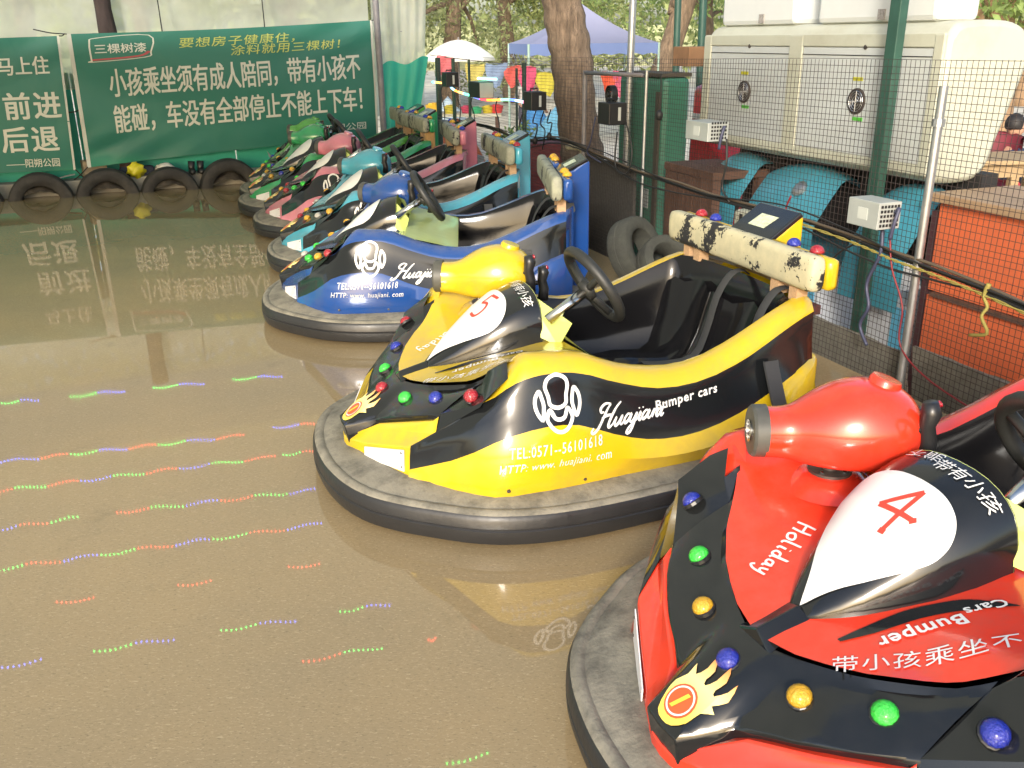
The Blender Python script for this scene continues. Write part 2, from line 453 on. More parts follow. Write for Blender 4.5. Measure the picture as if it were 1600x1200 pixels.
HOLIDAY = [[(0,2),(-.05,1),(0,0)], [(.7,2),(.75,1),(.7,0)], [(-.1,1),(.85,1.1)], [(1.5,.9),(1.15,.6),(1.3,.05),(1.7,.2),(1.75,.75),(1.5,.9)], [(2.1,2),(2.05,.3),(2.3,0)],
           [(2.75,.9),(2.7,.2),(2.9,0)], [(2.75,1.3),(2.78,1.4)], [(3.7,.8),(3.3,.7),(3.2,.15),(3.6,.1),(3.8,1.9),(3.75,.3),(3.95,0)],
           [(4.7,.8),(4.3,.7),(4.25,.15),(4.6,.15),(4.75,.85),(4.8,.1),(5.0,.05)], [(5.2,.9),(5.3,.2),(5.6,.3),(5.75,.95)], [(5.75,.95),(5.6,-.4),(5.3,-.9),(5.1,-.6)]]
FOUR = [[(.62,1.0),(.0,.32)], [(.0,.32),(.95,.40)], [(.62,1.0),(.55,-.1)], [(.48,-.1),(.64,-.08)], [(.9,.34),(1.0,.46)]]
FIVE = [[(.75,1.0),(.15,.95)], [(.15,.95),(.10,.52)], [(.10,.52),(.5,.6),(.72,.35),(.55,.02),(.1,.02)]]

def lay(name, V, F, fn, m, parent, step=0.03, cut=True):
    if cut: V, F = cut_long(V, F, step)
    b = MB(); b.add([fn(x, y) for x, y in V], F)
    o = b.build(name, m, parent, fixn=False)
    return o
def lay_strokes(name, lines, w, tf, fn, m, parent, step=0.03, taper=True):
    V, F = strokes2d([[tf(*p) for p in L] for L in lines], w, taper)
    return lay(name, V, F, fn, m, parent, step)

RING = smooth_poly([(.245,0),(.236,.13),(.203,.275),(.148,.39),(.07,.48),(-.02,.555),(-.12,.628),(-.22,.675),(-.36,.706),(-.54,.712),(-.8,.692),(-1.1,.66),(-1.34,.615),(-1.5,.52),(-1.585,.36),(-1.61,.18),(-1.615,0)], 4)
RING_FULL = RING + [(x, -y) for x, y in reversed(RING[1:-1])]

def make_car(name, label, pose, colname, col, lamps, number=None, gun_col=None, tub_x=-.60, rear=True, bar_lift=0.0, seed=0, lettering=2, dirtamt=0.25, wheel=True, tower_col=None):
    paint = mat('paint_' + colname, col, 0.2, coat=0.55, var=0.05, vscale=3, bump=.02, bscale=7, dirt=tuple(.35 * c + .05 for c in col), dirt_amt=.35, dirt_scale=7, top_dust=(0.42, 0.36, 0.22), top_amt=dirtamt)
    tc = mat('paint_' + (tower_col[0] if tower_col else colname), tower_col[1] if tower_col else col, 0.2, coat=0.5)
    x0, y0, th = pose
    car = thing(name, label, 'bumper car', (x0, y0, 0), th, 'bumper cars parked in a row along the fence')
    # --- rubber ring
    b = MB(); P = []
    prof = [(-.10,.02),(-.03,.012),(-.004,.02),(.004,.045),(.005,.066),(-.001,.071),(.005,.076),(.003,.100),(-.004,.116),(-.018,.126),(-.030,.1265),(-.038,.122),(-.048,.127),(-.09,.136),(-.125,.143),(-.16,.14)]
    n = len(RING_FULL)
    for i in range(n):
        a, c = RING_FULL[i - 1], RING_FULL[(i + 1) % n]
        t = Vector((c[0] - a[0], c[1] - a[1])).normalized(); nn = Vector((t.y, -t.x))
        pt = Vector(RING_FULL[i]); 
        if nn.dot(pt - Vector((-.68, 0))) < 0: nn = -nn
        P.append([(pt.x + nn.x * o, pt.y + nn.y * o, z) for o, z in prof])
    b.grid(P, close_u=True, mifun=lambda i, j: 1 if j >= 8 else 0)
    b.build('bumper_ring', [rubber, shelf], car, smooth=True, angle=50)
    b = MB(); b.add([(x * .93 - .04, y * .88, .03) for x, y in RING_FULL], [tuple(range(n))])
    b.add([(x * .93 - .04, y * .88, .11) for x, y in RING_FULL], [tuple(reversed(range(n)))])
    b.build('chassis', steel_dark, car)
    # --- side shells
    cols = side_columns(); nc = len(cols)
    for sgn in (1, -1):
        b = MB()
        P = [[(p[0], p[1] * sgn, p[2]) for p in c] for c in cols]
        b.grid(P, mifun=lambda i, j: 1 if 2 <= j < 6 and i < nc - 5 else 0)
        b.build('side_shell', [paint, black_gloss], car, smooth=True, angle=48)
        if rear:
            b = MB()   # low rear corner piece with its strap
            Q = []
            for x, ht in ((-1.20, .285), (-1.26, .33), (-1.33, .375), (-1.40, .395), (-1.455, .395)):
                y = hermite([max(x, -1.42)], T_C0)[0][0] + .022 - (0.05 if x < -1.43 else 0)
                Q.append([(x, (y - .012) * sgn, .14), (x, (y + .008) * sgn, .2), (x, y * sgn, ht - .015), (x, (y - .016) * sgn, ht), (x, (y - .06) * sgn, ht + .004)])
            b.grid(Q); b.build('rear_corner', paint, car, smooth=True, angle=60)
            b = MB()
            S = []
            for z in (.14, .2, .27, .34, .42, .435):
                xx = -1.205 - (.435 - z) * .08; y = side_y(xx, z) + (.03 if z < .35 else .022)
                S.append((xx, y * sgn, z))
            b.grid([[(x - .028, y, z), (x - .026, y + .008 * sgn, z), (x + .026, y + .008 * sgn, z), (x + .028, y, z)] for x, y, z in S])
            b.build('strap', belt_mat, car, smooth=True, angle=40)
        for xk in (-.25, -.5, -.75, -1.0, -1.15):
            yk = hermite([xk], T_C0)[0][0] + .009
            b = MB(); b.lathe([(.0065, 0), (.0055, .003), (0, .004)], (xk, (yk + .001) * sgn, .160), (0, sgn, 0), 8); b.build('screw', steel_dark, car)
    # --- nose panel with its step
    for sgn in (1, -1):
        b = MB()
        ys = [0, .035, .128, .25, .37, .392]
        bot = [(.146, .0, .125), (.143, .035, .125), (.104, .128, .125), (.048, .25, .125), (.007, .338, .125), (.0, .352, .125)]
        top = [(.146, 0, .160), (.142, .035, .160), (.100, .130, .180), (.045, .25, .212), (.001, .340, .238), (-.008, .352, .243)]
        led = [(.140, 0, .166), (.136, .04, .168), (.075, .125, .206), (-.005, .25, .255), (-.068, .37, .287), (-.082, .391, .292)]
        lip = [(.138, 0, .175), (.134, .045, .178), (.045, .125, .24), (-.01, .25, .285), (-.08, .365, .325), (-.10, .37, .340)]
        tuck = [(x - .05, y * .97, z + .006) for x, y, z in lip]
        b.grid([[(x, y * sgn, z) for x, y, z in r] for r in (bot, top, led, lip, tuck)])
        b.build('nose_panel', paint, car, smooth=True, angle=25, bevel=.004)
        b = MB()
        q = [(.1005, .143, .134), (.0985, .143, .172), (.0075, .334, .226), (.0095, .332, .150)]
        nx, ny = .907 * .004, .42 * .004
        b.prism([(x, y * sgn, z) for x, y, z in q], (nx * .2, ny * .2 * sgn, 0), (nx * .9, ny * .9 * sgn, 0))
        pl = b.build('headlight_plate', plate_white, car)
        for k, (x, y, z) in enumerate([(.089, .155, .153), (.0115, .322, .212), (.0115, .322, .163)]):
            b = MB(); b.lathe([(.004, 0), (.003, .002), (0, .003)], (x + .005, (y + .002) * sgn, z), (.937, .348 * sgn, 0), 8)
            b.build('screw', steel_dark, pl)
    # --- V light bar
    b = MB()
    f = [(.152,0,.214),(.149,.05,.215),(.048,.092,.25),(.022,.15,.272),(-.0,.21,.295),(-.045,.30,.322),(-.106,.37,.347)]
    r = [(-.05,0,.347),(-.055,.045,.347),(-.07,.09,.349),(-.095,.15,.355),(-.125,.21,.366),(-.185,.295,.392),(-.248,.362,.43)]
    l1 = [(.150,0,.204),(.147,.052,.205),(.050,.097,.243),(.024,.155,.264),(.002,.215,.288),(-.046,.295,.317),(-.105,.373,.344)]
    l2 = [(.140,0,.150),(.137,.05,.152),(.046,.10,.206),(.012,.155,.24),(-.012,.215,.268),(-.052,.296,.305),(-.103,.374,.330)]
    def dens(row):
        a = [tuple(Vector(row[k]).lerp(Vector(row[k + 1]), q / 3)) for k in (0, 1) for q in range(3)]
        return a + smooth_poly(row[2:], 3)
    f, r, l1, l2 = dens(f), dens(r), dens(l1), dens(l2)
    r2 = [(x - .014, y + .002, bonnet_z(x - .014, y) - .012) for x, y, z in r]
    mids = [[tuple(a * (1 - t) + c * t + (0, 0, .007 * sin(pi * t))[k] for k, (a, c) in enumerate(zip(p, q))) for p, q in zip(f, r)] for t in (.12, .3, .5, .7, .88)]
    rows = [l2, l1, f] + mids + [r, r2]
    P = [[(x, y, z) for x, y, z in row[::-1]] + [(x, -y, z) for x, y, z in row[1:]] for row in rows]
    b.grid(P)
    vb_bvh = BVHTree.FromPolygons([Vector(v) for v in b.v], b.f)
    for sg in (1, -1):
        A, B2, C, D, T = (-.106,.37,.347), (-.248,.362,.43), (-.185,.478,.404), (-.205,.512,.428), (-.255,.395,.478)
        S = lambda p: (p[0], p[1] * sg, p[2])
        b.add([S(A), S(B2), S(C)], [(0, 1, 2)])
        b.add([S(B2), S(T), S(D), S(C)], [(0, 1, 2, 3)])
        b.add([S(C), S(D), S((-.195, .50, .405)), S((-.085, .393, .30)), S((-.10, .375, .33)), S(A)], [(0, 1, 2, 3), (0, 3, 4, 5)])
        b.add([S(T), S((-.30, .45, .523)), S((-.285, .50, .485)), S(D)], [(0, 1, 2, 3)])
        b.add([S(B2), S((-.27, .34, .42)), S((-.30, .40, .50)), S(T)], [(0, 1, 2, 3)])
    b.build('light_bar', black_gloss, car, smooth=True, angle=32, bevel=.007)
    lp = [(0, 0, .314), (-.045, .152, .326), (-.117, .278, .362), (-.192, .424, .412)]
    nrm = [(.5, 0, .86), (.42, .2, .88), (.42, .28, .86), (.35, .55, .75)]
    order = []
    for k, (p, nn) in enumerate(zip(lp, nrm)):
        for sg in ((1, -1) if k else (1,)):
            b = MB(); q = (p[0], p[1] * sg, p[2]); ax = (nn[0], nn[1] * sg, nn[2])
            b.lathe([(.024 * cos(a), .004 + .022 * sin(a)) for a in [i * pi / 2 / 5 for i in range(6)]], q, ax, 14)
            c = lamps[k] if isinstance(lamps[k], str) else lamps[k][0 if sg > 0 else 1]
            lo = b.build('lamp', LAMP[c], car, smooth=True)
            b = MB(); b.lathe([(.0262, -.004), (.0262, .0035), (.024, .005)], q, ax, 14)
            b.build('lamp_base', grip_black, lo)
    # flame badge
    U = Vector((0, 1, 0)); Vv = Vector((-.838, 0, .545)).normalized(); No = U.cross(Vv).normalized()
    if No.z < 0: No = -No
    O = Vector((.096, 0, .250))
    def badge(h):
        def g(x, y):
            p0 = O + U * x + Vv * y
            hit = vb_bvh.ray_cast(p0 + No * .08, -No, .2)
            return (hit[0] if hit[0] is not None else p0) + No * h
        return g
    flames = [(-.042,-.01),(-.046,.02),(-.036,.045),(-.040,.072),(-.022,.055),(-.014,.080),(-.018,.108),(.004,.085),(.004,.062),(.012,.052),(.022,.075),(.022,.112),(.040,.085),(.036,.060),(.044,.050),(.056,.075),(.058,.098),(.068,.062),(.054,.035),(.066,.028),(.050,.010),(.044,-.022),(.024,-.046),(0,-.052),(-.026,-.044)]
    bo = lay('flame_badge', [(x, y - .004) for x, y in smooth_poly(flames, 2, True)], [tuple(range(2 * len(flames)))], badge(.003), flame_grad, car, .012)
    ang = [2 * pi * k / 20 for k in range(20)]
    lay('badge_disc', [(.036 * cos(a), -.006 + .036 * sin(a)) for a in ang], [tuple(range(20))], badge(.0042), flame_red, bo, .012)
    lay_strokes('badge_ring', [[(.0295 * cos(a), -.006 + .0295 * sin(a)) for a in ang + ang[:2]]], .004, lambda x, y: (x, y), badge(.0052), white_print, bo, .01, taper=False)
    V, F = text2d('1', .015, .3); V = fit2d(V, -.013, .012, -.026, .014)
    lay('badge_numeral', V, F, badge(.0058), flame_yellow, bo, .012)
    # --- bonnet
    xe = -.59
    ysn = [0, .03, .06, .09, .12, .15, .18, .21, .235, .26, .285, .31, .33, .35, .37, .385, .40, .415, .43, .44, .455]
    def vedge(y): return float(np.interp(y, [0, .09, .15, .21, .295, .362, .40, .455], [-.06, -.08, -.105, -.135, -.195, -.262, -.295, -.315]))
    b = MB(); P = []
    for i in range(29):
        t = i / 28; row = []
        for sgy in [-y for y in ysn[::-1]] + ysn[1:]:
            y = abs(sgy); x = vedge(y) * (1 - t) + xe * t
            row.append((x, sgy, bonnet_z(x, sgy) - (.001 if y < .44 else 0)))
        P.append(row)
    b.grid(P); b.build('bonnet', paint, car, smooth=True)
    # front dark wedge between light bar and fairing
    b = MB(); b.add([(-.055, -.05, .347), (-.055, .05, .347), (-.165, .03, bonnet_z(-.165, .03)), (-.165, -.03, bonnet_z(-.165, .03)), (-.06, 0, .372), (-.16, 0, .397)],
                    [(0, 4, 1), (1, 4, 5, 2), (0, 3, 5, 4), (2, 5, 3)])
    b.build('fairing_foot', black_gloss, car, bevel=.004)
    # --- fairing
    hx = [-.53, -.515, -.48, -.44, -.40, -.36, -.32, -.28, -.24, -.205, -.175, -.155]
    aa = [-1 + 2 * k / 16 for k in range(17)]
    b = MB(); b.grid([[hump_pt(x, a) for a in aa] for x in hx])
    b.add([hump_pt(-.155, a) for a in aa], [tuple(range(17))])
    inner = []
    for x, k in ((-.53, 1.0), (-.515, .93), (-.48, .80)):
        inner.append([(x + .002, hump_pt(-.53, a)[1] * k, bonnet_z(-.53, .16) - .004 + (hump_pt(-.53, a)[2] - bonnet_z(-.53, .16) + .004) * k) for a in aa])
    b.grid(inner, mi=1)
    fairing = b.build('fairing', [black_gloss, lime], car, smooth=True, angle=60)
    # white drop on the fairing
    b = MB(); P = []
    ts = [0, .04, .1, .2, .3, .4, .5, .6, .7, .8, .87, .92, .955, .98, .994, 1.0]
    wd = [0, .10, .19, .33, .46, .56, .64, .69, .71, .67, .59, .49, .375, .255, .14, 0]
    drop = smooth_poly(list(zip(ts, wd)), 4)
    drop = [(min(1, t), max(0, w)) for t, w in drop]
    for t, w in drop:
        x = -.162 - t * .275
        off = .0035
        P.append([(lambda p: (p[0] + off * .5, p[1] * 1.004, p[2] + off))(hump_pt(x, w * (-1 + 2 * k / 12))) for k in range(13)])
    b.grid(P); b.build('white_drop', white_print if number != 'dusty' else white_print, fairing, smooth=True, fixn=False)
    onh = lambda h: (lambda x, y: (x, y, hump_z(x, y) + h))
    if number:
        L = FOUR if number == '4' else FIVE
        # upright towards the nose
        lay_strokes('number', L, .0095, (lambda x, y: (-.395 + (1 - y) * -.0 + (y - .5) * -.085 + .01, (x - .5) * .09 * -1)) if False else (lambda x, y: (-.37 - (y - .5) * .085, .02 + (.5 - x) * -.085)), onh(.0065), red_ink, fairing, .02, taper=False)
    if lettering >= 2:
        V, F = text2d('带有小孩', .0, .15); 
        V = [(-.475 - q[1] * 1, q[0]) for q in fit2d(V, -.02, .135)]
        lay('lettering', V, F, onh(.003), white_print, fairing, .03)
        for ch, ya in (('不', .105), ('能', .06)):
            V, F = text2d(ch, .0, .1)
            V = [(-.522 + q[1] * .8, q[0]) for q in fit2d(V, -ya, -ya + .04)]
            lay('lettering', V, F, onh(.003), white_print, fairing, .03)
    # --- lime cowl and dash
    for sgn in (1, -1):
        b = MB(); S = lambda p: (p[0], p[1] * sgn, p[2])
        pts = [(-.522,.166,.488), (-.526,.15,.56), (-.53,.10,.615), (-.572,.165,.582), (-.606,.252,.555), (-.575,.205,.462), (-.60,.18,.47)]
        b.add([S(p) for p in pts], [(0, 1, 3, 4, 5), (1, 2, 3), (3, 2, 6), (3, 6, 5, 4)])
        b.build('cowl', lime, car, bevel=.004)
    b = MB()
    zed = float(hermite([max(tub_x, -1.4)], T_C5)[0][1])
    zf = .50
    P = []
    for t in (0, .5, 1.0):
        x = -.585 * (1 - t) + tub_x * t
        zz = zf * (1 - t) + (zed - .012) * t
        yr = hermite([x], T_C5)[0][0] - .03
        P.append([(x, yr * k, zz + (.03 * (1 - abs(k)) * (1 - t)) - (.018 * (1 - abs(k)))) for k in (-1, -.66, -.33, 0, .33, .66, 1)])
    b.grid(P)
    b.build('dash_panel', lime, car, smooth=True)
    # --- tub
    loop = []
    xsn = [x for x in np.linspace(tub_x, -1.36, 16)]
    near = [(x, hermite([x], T_C5)[0][0] - .035, hermite([x], T_C5)[0][1] - .004) for x in xsn]
    bk = []
    for u in (.8, .5, .2, -.2, -.5, -.8):
        yy = near[-1][1] * u; bk.append((-1.36 - .05 * (1 - abs(u) ** 3), yy, .598))
    far = [(x, -y, z) for x, y, z in near[::-1]]
    fr = [(tub_x, near[0][1] * u, near[0][2] - .015) for u in (-.6, -.2, .2, .6)]
    loop = near + bk + far + fr
    rings = []
    for dpt, kb in ((0, 0), (.02, .03), (.07, .07), (.15, .10), (.23, .14), (.30, .22), (.34, .34), (.37, .48)):
        rr = []
        for (x, y, z) in loop:
            d = Vector((-.88 - x, -y * .9))
            back = max(0, (-x - 1.05) / .31)
            k = kb * (.55 + .25 * back)
            zz = z - dpt * (z - .17) / .37
            rr.append((x + d.x * k, y + d.y * k, zz))
        rings.append(rr)
    b = MB(); b.grid(rings, close_v=True)
    o = len(b.v) - len(loop); b.f.append(tuple(range(o, o + len(loop)))); b.m.append(0)
    tub = b.build('seat_tub', tub_black, car, smooth=True, angle=70)
    # two seats: cushion and middle ridge
    b = MB(); P = []
    for x, z, w in ((-.86, .20, .28), (-.90, .245, .30), (-1.0, .25, .31), (-1.12, .238, .31), (-1.2, .28, .32), (-1.245, .36, .34), (-1.275, .46, .36), (-1.295, .52, .36)):
        P.append([(x + (.03 * cos(2 * pi * k) - .03), w * k, z + .014 * cos(4 * pi * k) * (1 if abs(k) < .95 else 0) - (.03 if abs(k) > .9 else 0)) for k in np.linspace(-1, 1, 17)])
    b.grid(P); b.build('seat', tub_black, car, smooth=True)
    for yb in (.02, .3) if rear else ():
        b = MB(); P = [(-1.445, yb, .585), (-1.40, yb, .612), (-1.345, yb + .005, .60), (-1.29, yb + .01, .52), (-1.25, yb + .02, .40), (-1.2, yb + .02, .30), (-1.1, yb - .03, .268), (-1.02, yb - .06, .268)]
        P = smooth_poly(P, 3)
        b.grid([[(x, y - .022, z), (x + .004, y, z + .008), (x, y + .022, z)] for x, y, z in P])
        b.build('seat_belt', belt_mat, car, smooth=True)
    # --- steering wheel
    if wheel:
        c = Vector((-.705, .193 if colname != 'red' else .095, .663)); n_ = Vector((-.85, -.02, .53)).normalized()
        e1 = n_.cross(Vector((0, 0, 1))).normalized(); e2 = e1.cross(n_).normalized()
        b = MB(); b.tube([c + e1 * .137 * cos(a) + e2 * .137 * sin(a) for a in [2 * pi * k / 32 for k in range(32)]], .0185, 10, closed=True)
        wo = b.build('steering_wheel', wheel_black, car, smooth=True)
        for a in (pi / 2 + pi, pi * .17, pi * .83):
            b = MB(); b.tube([c - n_ * .03, c + e1 * .06 * cos(a) + e2 * .06 * sin(a) - n_ * .018, c + e1 * .133 * cos(a) + e2 * .133 * sin(a)], [.016, .012, .012], 8)
            b.build('spoke', wheel_black, wo, smooth=True)
        b = MB(); b.lathe([(.0, -.05), (.035, -.045), (.038, -.02), (.02, -.012), (0, -.01)], c, n_, 14, cap=False); b.build('hub', wheel_black, wo, smooth=True)
        b = MB(); b.tube([c - n_ * .04, c - n_ * .20], .019, 10); b.build('steering_column', chrome, car, smooth=True)
    # --- swivel gun shaped like a petrol tank
    gp = mat('paint_' + (gun_col[0] if gun_col else colname), gun_col[1] if gun_col else col, 0.2, coat=0.55)
    A0 = Vector((-.325, -.36, .60)); dirx = Vector((-.32, .15, 0)).normalized(); lat = Vector((-dirx.y, dirx.x, 0)); zz = Vector((0, 0, 1))
    secs = [(0, .057, .056, .058), (.03, .056, .055, .060), (.06, .058, .058, .064), (.09, .080, .078, .072), (.13, .104, .104, .076), (.18, .120, .124, .078), (.235, .122, .128, .078), (.285, .112, .116, .078), (.325, .088, .09, .074), (.345, .055, .055, .055)]
    b = MB(); P = []
    for s_, w, t, bt in secs:
        ring = []
        for k in range(20):
            a = 2 * pi * k / 20
            yy = abs(cos(a)) ** .8 * (1 if cos(a) >= 0 else -1) * w; zc = sin(a)
            zc = (zc * t) if zc > 0 else (-(abs(zc) ** .7) * bt)
            kk = 1 - .09 * (1 if -.5 < sin(a) < -.1 and .1 < s_ < .33 else 0)
            ring.append(A0 + dirx * s_ + lat * yy * kk + zz * zc)
        P.append(ring)
    b.grid(P, close_v=True)
    b.f.append(tuple(range((len(secs) - 1) * 20, len(secs) * 20))); b.m.append(0)
    gun = b.build('gun_tank', gp, car, smooth=True, angle=50, subsurf=1)
    b = MB(); b.lathe([(.022, -.012), (.022, -.03), (.056, -.03), (.061, -.024), (.061, .004), (.05, .004), (.022, .0)], A0, dirx, 20, cap=False)
    mz = b.build('muzzle', mat('muzzle_grey', (.07, .07, .06), .5, var=.3, vscale=20), gun, smooth=True, angle=30)
    b = MB(); b.lathe([(.026, -.034), (.021, -.034), (.019, -.01), (0, -.008)], A0, dirx, 16, cap=False); b.build('muzzle_tube', chrome, mz, smooth=True, angle=30)
    for yy in (-1, 1):
        b = MB(); b.lathe([(.006, 0), (.005, .003), (0, .004)], A0 + dirx * .1 + lat * yy * .062 + zz * -.045, lat * yy, 8); b.build('bolt', chrome, gun)
    b = MB(); cpx = A0 + dirx * .258 + zz * .110; tilt = (dirx * .35 + zz).normalized()
    b.lathe([(.036, -.02), (.037, .012), (.033, .02), (.0, .021)], cpx, tilt, 18, cap=False); b.build('filler_cap', gp, gun, smooth=True, angle=40)
    for yo, zo, xo in ((.075, -.03, .375), (-.075, .045, .335)):
        b = MB(); g0 = A0 + dirx * xo + lat * yo + zz * zo
        b.tube([g0 + zz * .055, g0 + zz * .03 + dirx * .006, g0, g0 - zz * .035 + dirx * .008, g0 - zz * .075 + dirx * .004], [.017, .022, .018, .019, .021], 10)
        b.tube([g0 - zz * .01 - dirx * .06, g0 - zz * .01], .009, 8)
        gr = b.build('pistol_grip', grip_black, gun, smooth=True)
        b = MB(); b.lathe([(.008, 0), (.008, .008), (0, .01)], g0 + zz * .05 + dirx * .016, (dirx + zz * .6), 10); b.build('fire_button', LAMP['red'], gr, smooth=True)
    bx, by = -.472, -.292
    zb_ = bonnet_z(bx, by)
    b = MB(); b.lathe([(.115, -.022), (.10, -.012), (.085, .0), (.068, .010), (.058, .012), (.0, .0125)], (bx, by, zb_), (0, 0, 1), 24, cap=False); mb_ = b.build('gun_mount', [paint], car, smooth=True, angle=50)
    b = MB(); b.lathe([(.05, .012), (.05, .0185), (.018, .0185), (.018, .06), (0, .06)], (bx, by, zb_), (0, 0, 1), 20, cap=False); b.build('swivel_plate', steel_dark, mb_, smooth=True, angle=30)
    for k in range(4):
        a = k * pi / 2 + .4
        b = MB(); b.lathe([(.006, .018), (.006, .022), (0, .023)], (bx + .037 * cos(a), by + .037 * sin(a), zb_), (0, 0, 1), 8); b.build('bolt', chrome, mb_)
    # --- back: deck, bar, tower
    if rear:
        b = MB(); P = []
        for u in (1, .8, .5, .2, -.2, -.5, -.8, -1):
            yy = .385 * u; P.append([(-1.405 - .045 * (1 - abs(u) ** 3), yy * .93, .597), (-1.42 - .078 * (1 - abs(u) ** 3), yy, .602), (-1.425 - .08 * (1 - abs(u) ** 3), yy, .57)])
        b.grid(P); b.build('rear_deck', mat('dusty_deck', (.30, .24, .15), .8, var=.3, vscale=20, dirt=(.1, .09, .07), dirt_amt=.7), car, smooth=True)
        zl = bar_lift
        for yy in (-.36, -.28, .26, .37):
            b = MB(); b.box((-1.40, yy, .60 + (zl + .035) / 2), (.045, .045, .06 + zl)); b.build('wood_block', wood_pale, car)
        b = MB(); P = []
        for y in (-.49, -.482, -.46, -.3, -.15, 0, .15, .3, .46, .482, .49):
            k = .75 if abs(y) > .488 else (.93 if abs(y) > .48 else 1)
            ring = []
            for j in range(16):
                a = 2 * pi * j / 16
                cx, cz = cos(a), sin(a)
                ring.append((-1.385 + .6 * zl + .030 * k * abs(cx) ** .55 * (1 if cx > 0 else -1), y, .70 + zl + .063 * k * abs(cz) ** .55 * (1 if cz > 0 else -1)))
            P.append(ring)
        b.grid(P, close_v=True)
        b.f.append(tuple(range(16))); b.m.append(0); b.f.append(tuple(range(160, 176))); b.m.append(0)
        b.build('back_bar', padding_mat(seed) if colname == 'yellow' else padding_mat(seed, (.32, .33, .24), (.20, .20, .155)), car, smooth=True, angle=60)
        for sg in (1, -1):
            b = MB(); b.box((-1.442 + .6 * zl, sg * .31, .695 + zl), (.05, .37, .11)); b.build('bar_backing', tc, car, smooth=True, angle=30, bevel=.018)
        for yy, cc in ((.39, lamps[4]), (.26, lamps[5]), (-.26, lamps[5]), (-.37, lamps[4])):
            b = MB(); q = (-1.445 + .6 * zl, yy, .750 + zl)
            b.lathe([(.026 * cos(a), .003 + .026 * sin(a)) for a in [i * pi / 2 / 5 for i in range(6)]], q, (0, 0, 1), 14)
            b.build('lamp', LAMP[cc], car, smooth=True)
        b = MB()
        xo = .6 * zl
        prof = [(-1.50, .05), (-1.485, .40), (-1.475, .595), (-1.432 + xo, .63), (-1.425 + xo, .735 + zl * .5), (-1.49, .768 + zl * .3), (-1.562, .828), (-1.578, .818), (-1.582, .22)]
        b.prism([(x, 0, z) for x, z in prof], (0, -.128, 0), (0, .128, 0)); tw = b.build('rear_tower', tc, car, bevel=.012)
        b = MB()
        d1 = Vector((-.11, 0, .086)).normalized(); n1 = Vector((.615, 0, .788))
        p = Vector((-1.43 + xo, 0, .738 + zl * .5)); q = Vector((-1.566, 0, .832)); d1 = (q - p).normalized(); n1 = Vector((d1.z, 0, -d1.x))
        if n1.z < 0: n1 = -n1
        b.add([p + n1 * .008 + Vector((0, -.132, 0)), p + n1 * .008 + Vector((0, .132, 0)), q + n1 * .008 + Vector((0, .132, 0)), q + n1 * .008 + Vector((0, -.132, 0)),
               p - n1 * .012 + Vector((0, -.132, 0)), p - n1 * .012 + Vector((0, .132, 0)), q - n1 * .012 + Vector((0, .132, 0)), q - n1 * .012 + Vector((0, -.132, 0))],
              [(0, 1, 2, 3), (4, 7, 6, 5), (0, 4, 5, 1), (1, 5, 6, 2), (2, 6, 7, 3), (3, 7, 4, 0)])
        b.build('tower_cap', black_gloss, tw, bevel=.006)
        b = MB(); m0 = p.lerp(q, .28) + n1 * .0095; m1 = p.lerp(q, .68) + n1 * .0095
        b.add([m0 + Vector((0, -.06, 0)), m0 + Vector((0, .045, 0)), m1 + Vector((0, .06, 0)), m1 + Vector((0, -.05, 0))], [(0, 1, 2, 3)])
        b.build('sticker', sticker_pale, tw)
        if gun_col is None and colname != 'yellow':
            pass
    # --- lettering on the near side
    sd = lambda h: (lambda x, z: (x, side_y(x, z) + h, z))
    if lettering >= 1:
        lay_strokes('emblem', EMBLEM, .0115, lambda x, y: (-.42 - x * .073, .415 + y * .082), sd(.0035), white_print, car, .03, taper=False)
        sk = lambda x, y: (-.53 - (x + .36 * y + .7) * .0315 + .01, .315 + y * .026 + .0)
        lay_strokes('lettering', SCRIPT, .0085, sk, sd(.0035), white_print, car, .03)
        V, F = text2d('TEL:0571--56101618', .0, .22, 2, 1.12); lay('lettering', fit2d(V, -.252, -.555, .272, .303), F, sd(.0035), white_print, car, .03)
        V, F = text2d('HTTP: www. huajiani. com', .0, .22, 2, 1.08); lay('lettering', fit2d(V, -.215, -.58, .222, .256), F, sd(.0035), white_print, car, .03)
        V, F = text2d('Bumper cars', .022, 0, 2, 1.1); lay('lettering', [(x, z + (-x - .76) * .10) for x, z in fit2d(V, -.765, -1.0, .322, .362)], F, sd(.0035), white_print, car, .03)
    if lettering >= 2:
        ob = lambda h: (lambda x, y: (x, y, bonnet_z(x, y) + h))
        # brush writing along the near edge of the bonnet, read from the near side
        V, F = text2d('带小孩乘坐不能有', .0, .12, 2, 1.12)
        V = fit2d(V, 0, .40)
        dirv = Vector((-.257, .181)).normalized(); up = Vector((-dirv.y, dirv.x)); up = up if up.y < 0 else -up
        o2 = Vector((-.095, .175))
        lay('lettering', [tuple(o2 + dirv * x + up * y) for x, y in V], F, ob(.0016), white_print, car, .03)
        sw = [(-.16, .112), (-.22, .125), (-.29, .142), (-.345, .165), (-.40, .20), (-.44, .25)]
        wv = [.004, .012, .017, .019, .021, .004]
        SWP = smooth_poly([(x, y, w) for (x, y), w in zip(sw, wv)], 5)
        b = MB(); b.grid([[(x, y - w, bonnet_z(x, y - w) + .0013), (x, y, bonnet_z(x, y) + .0013), (x, y + w, bonnet_z(x, y + w) + .0013)] for x, y, w in SWP]); b.build('swoosh', black_gloss, car, fixn=False)
        V, F = text2d('Bumper', .022, 0, 2, 1.08); V = fit2d(V, 0, .155); dirv = Vector((.148, -.055)).normalized(); up = Vector((-dirv.y, dirv.x)); o2 = Vector((-.357, .197)); up = up if up.y > 0 else -up
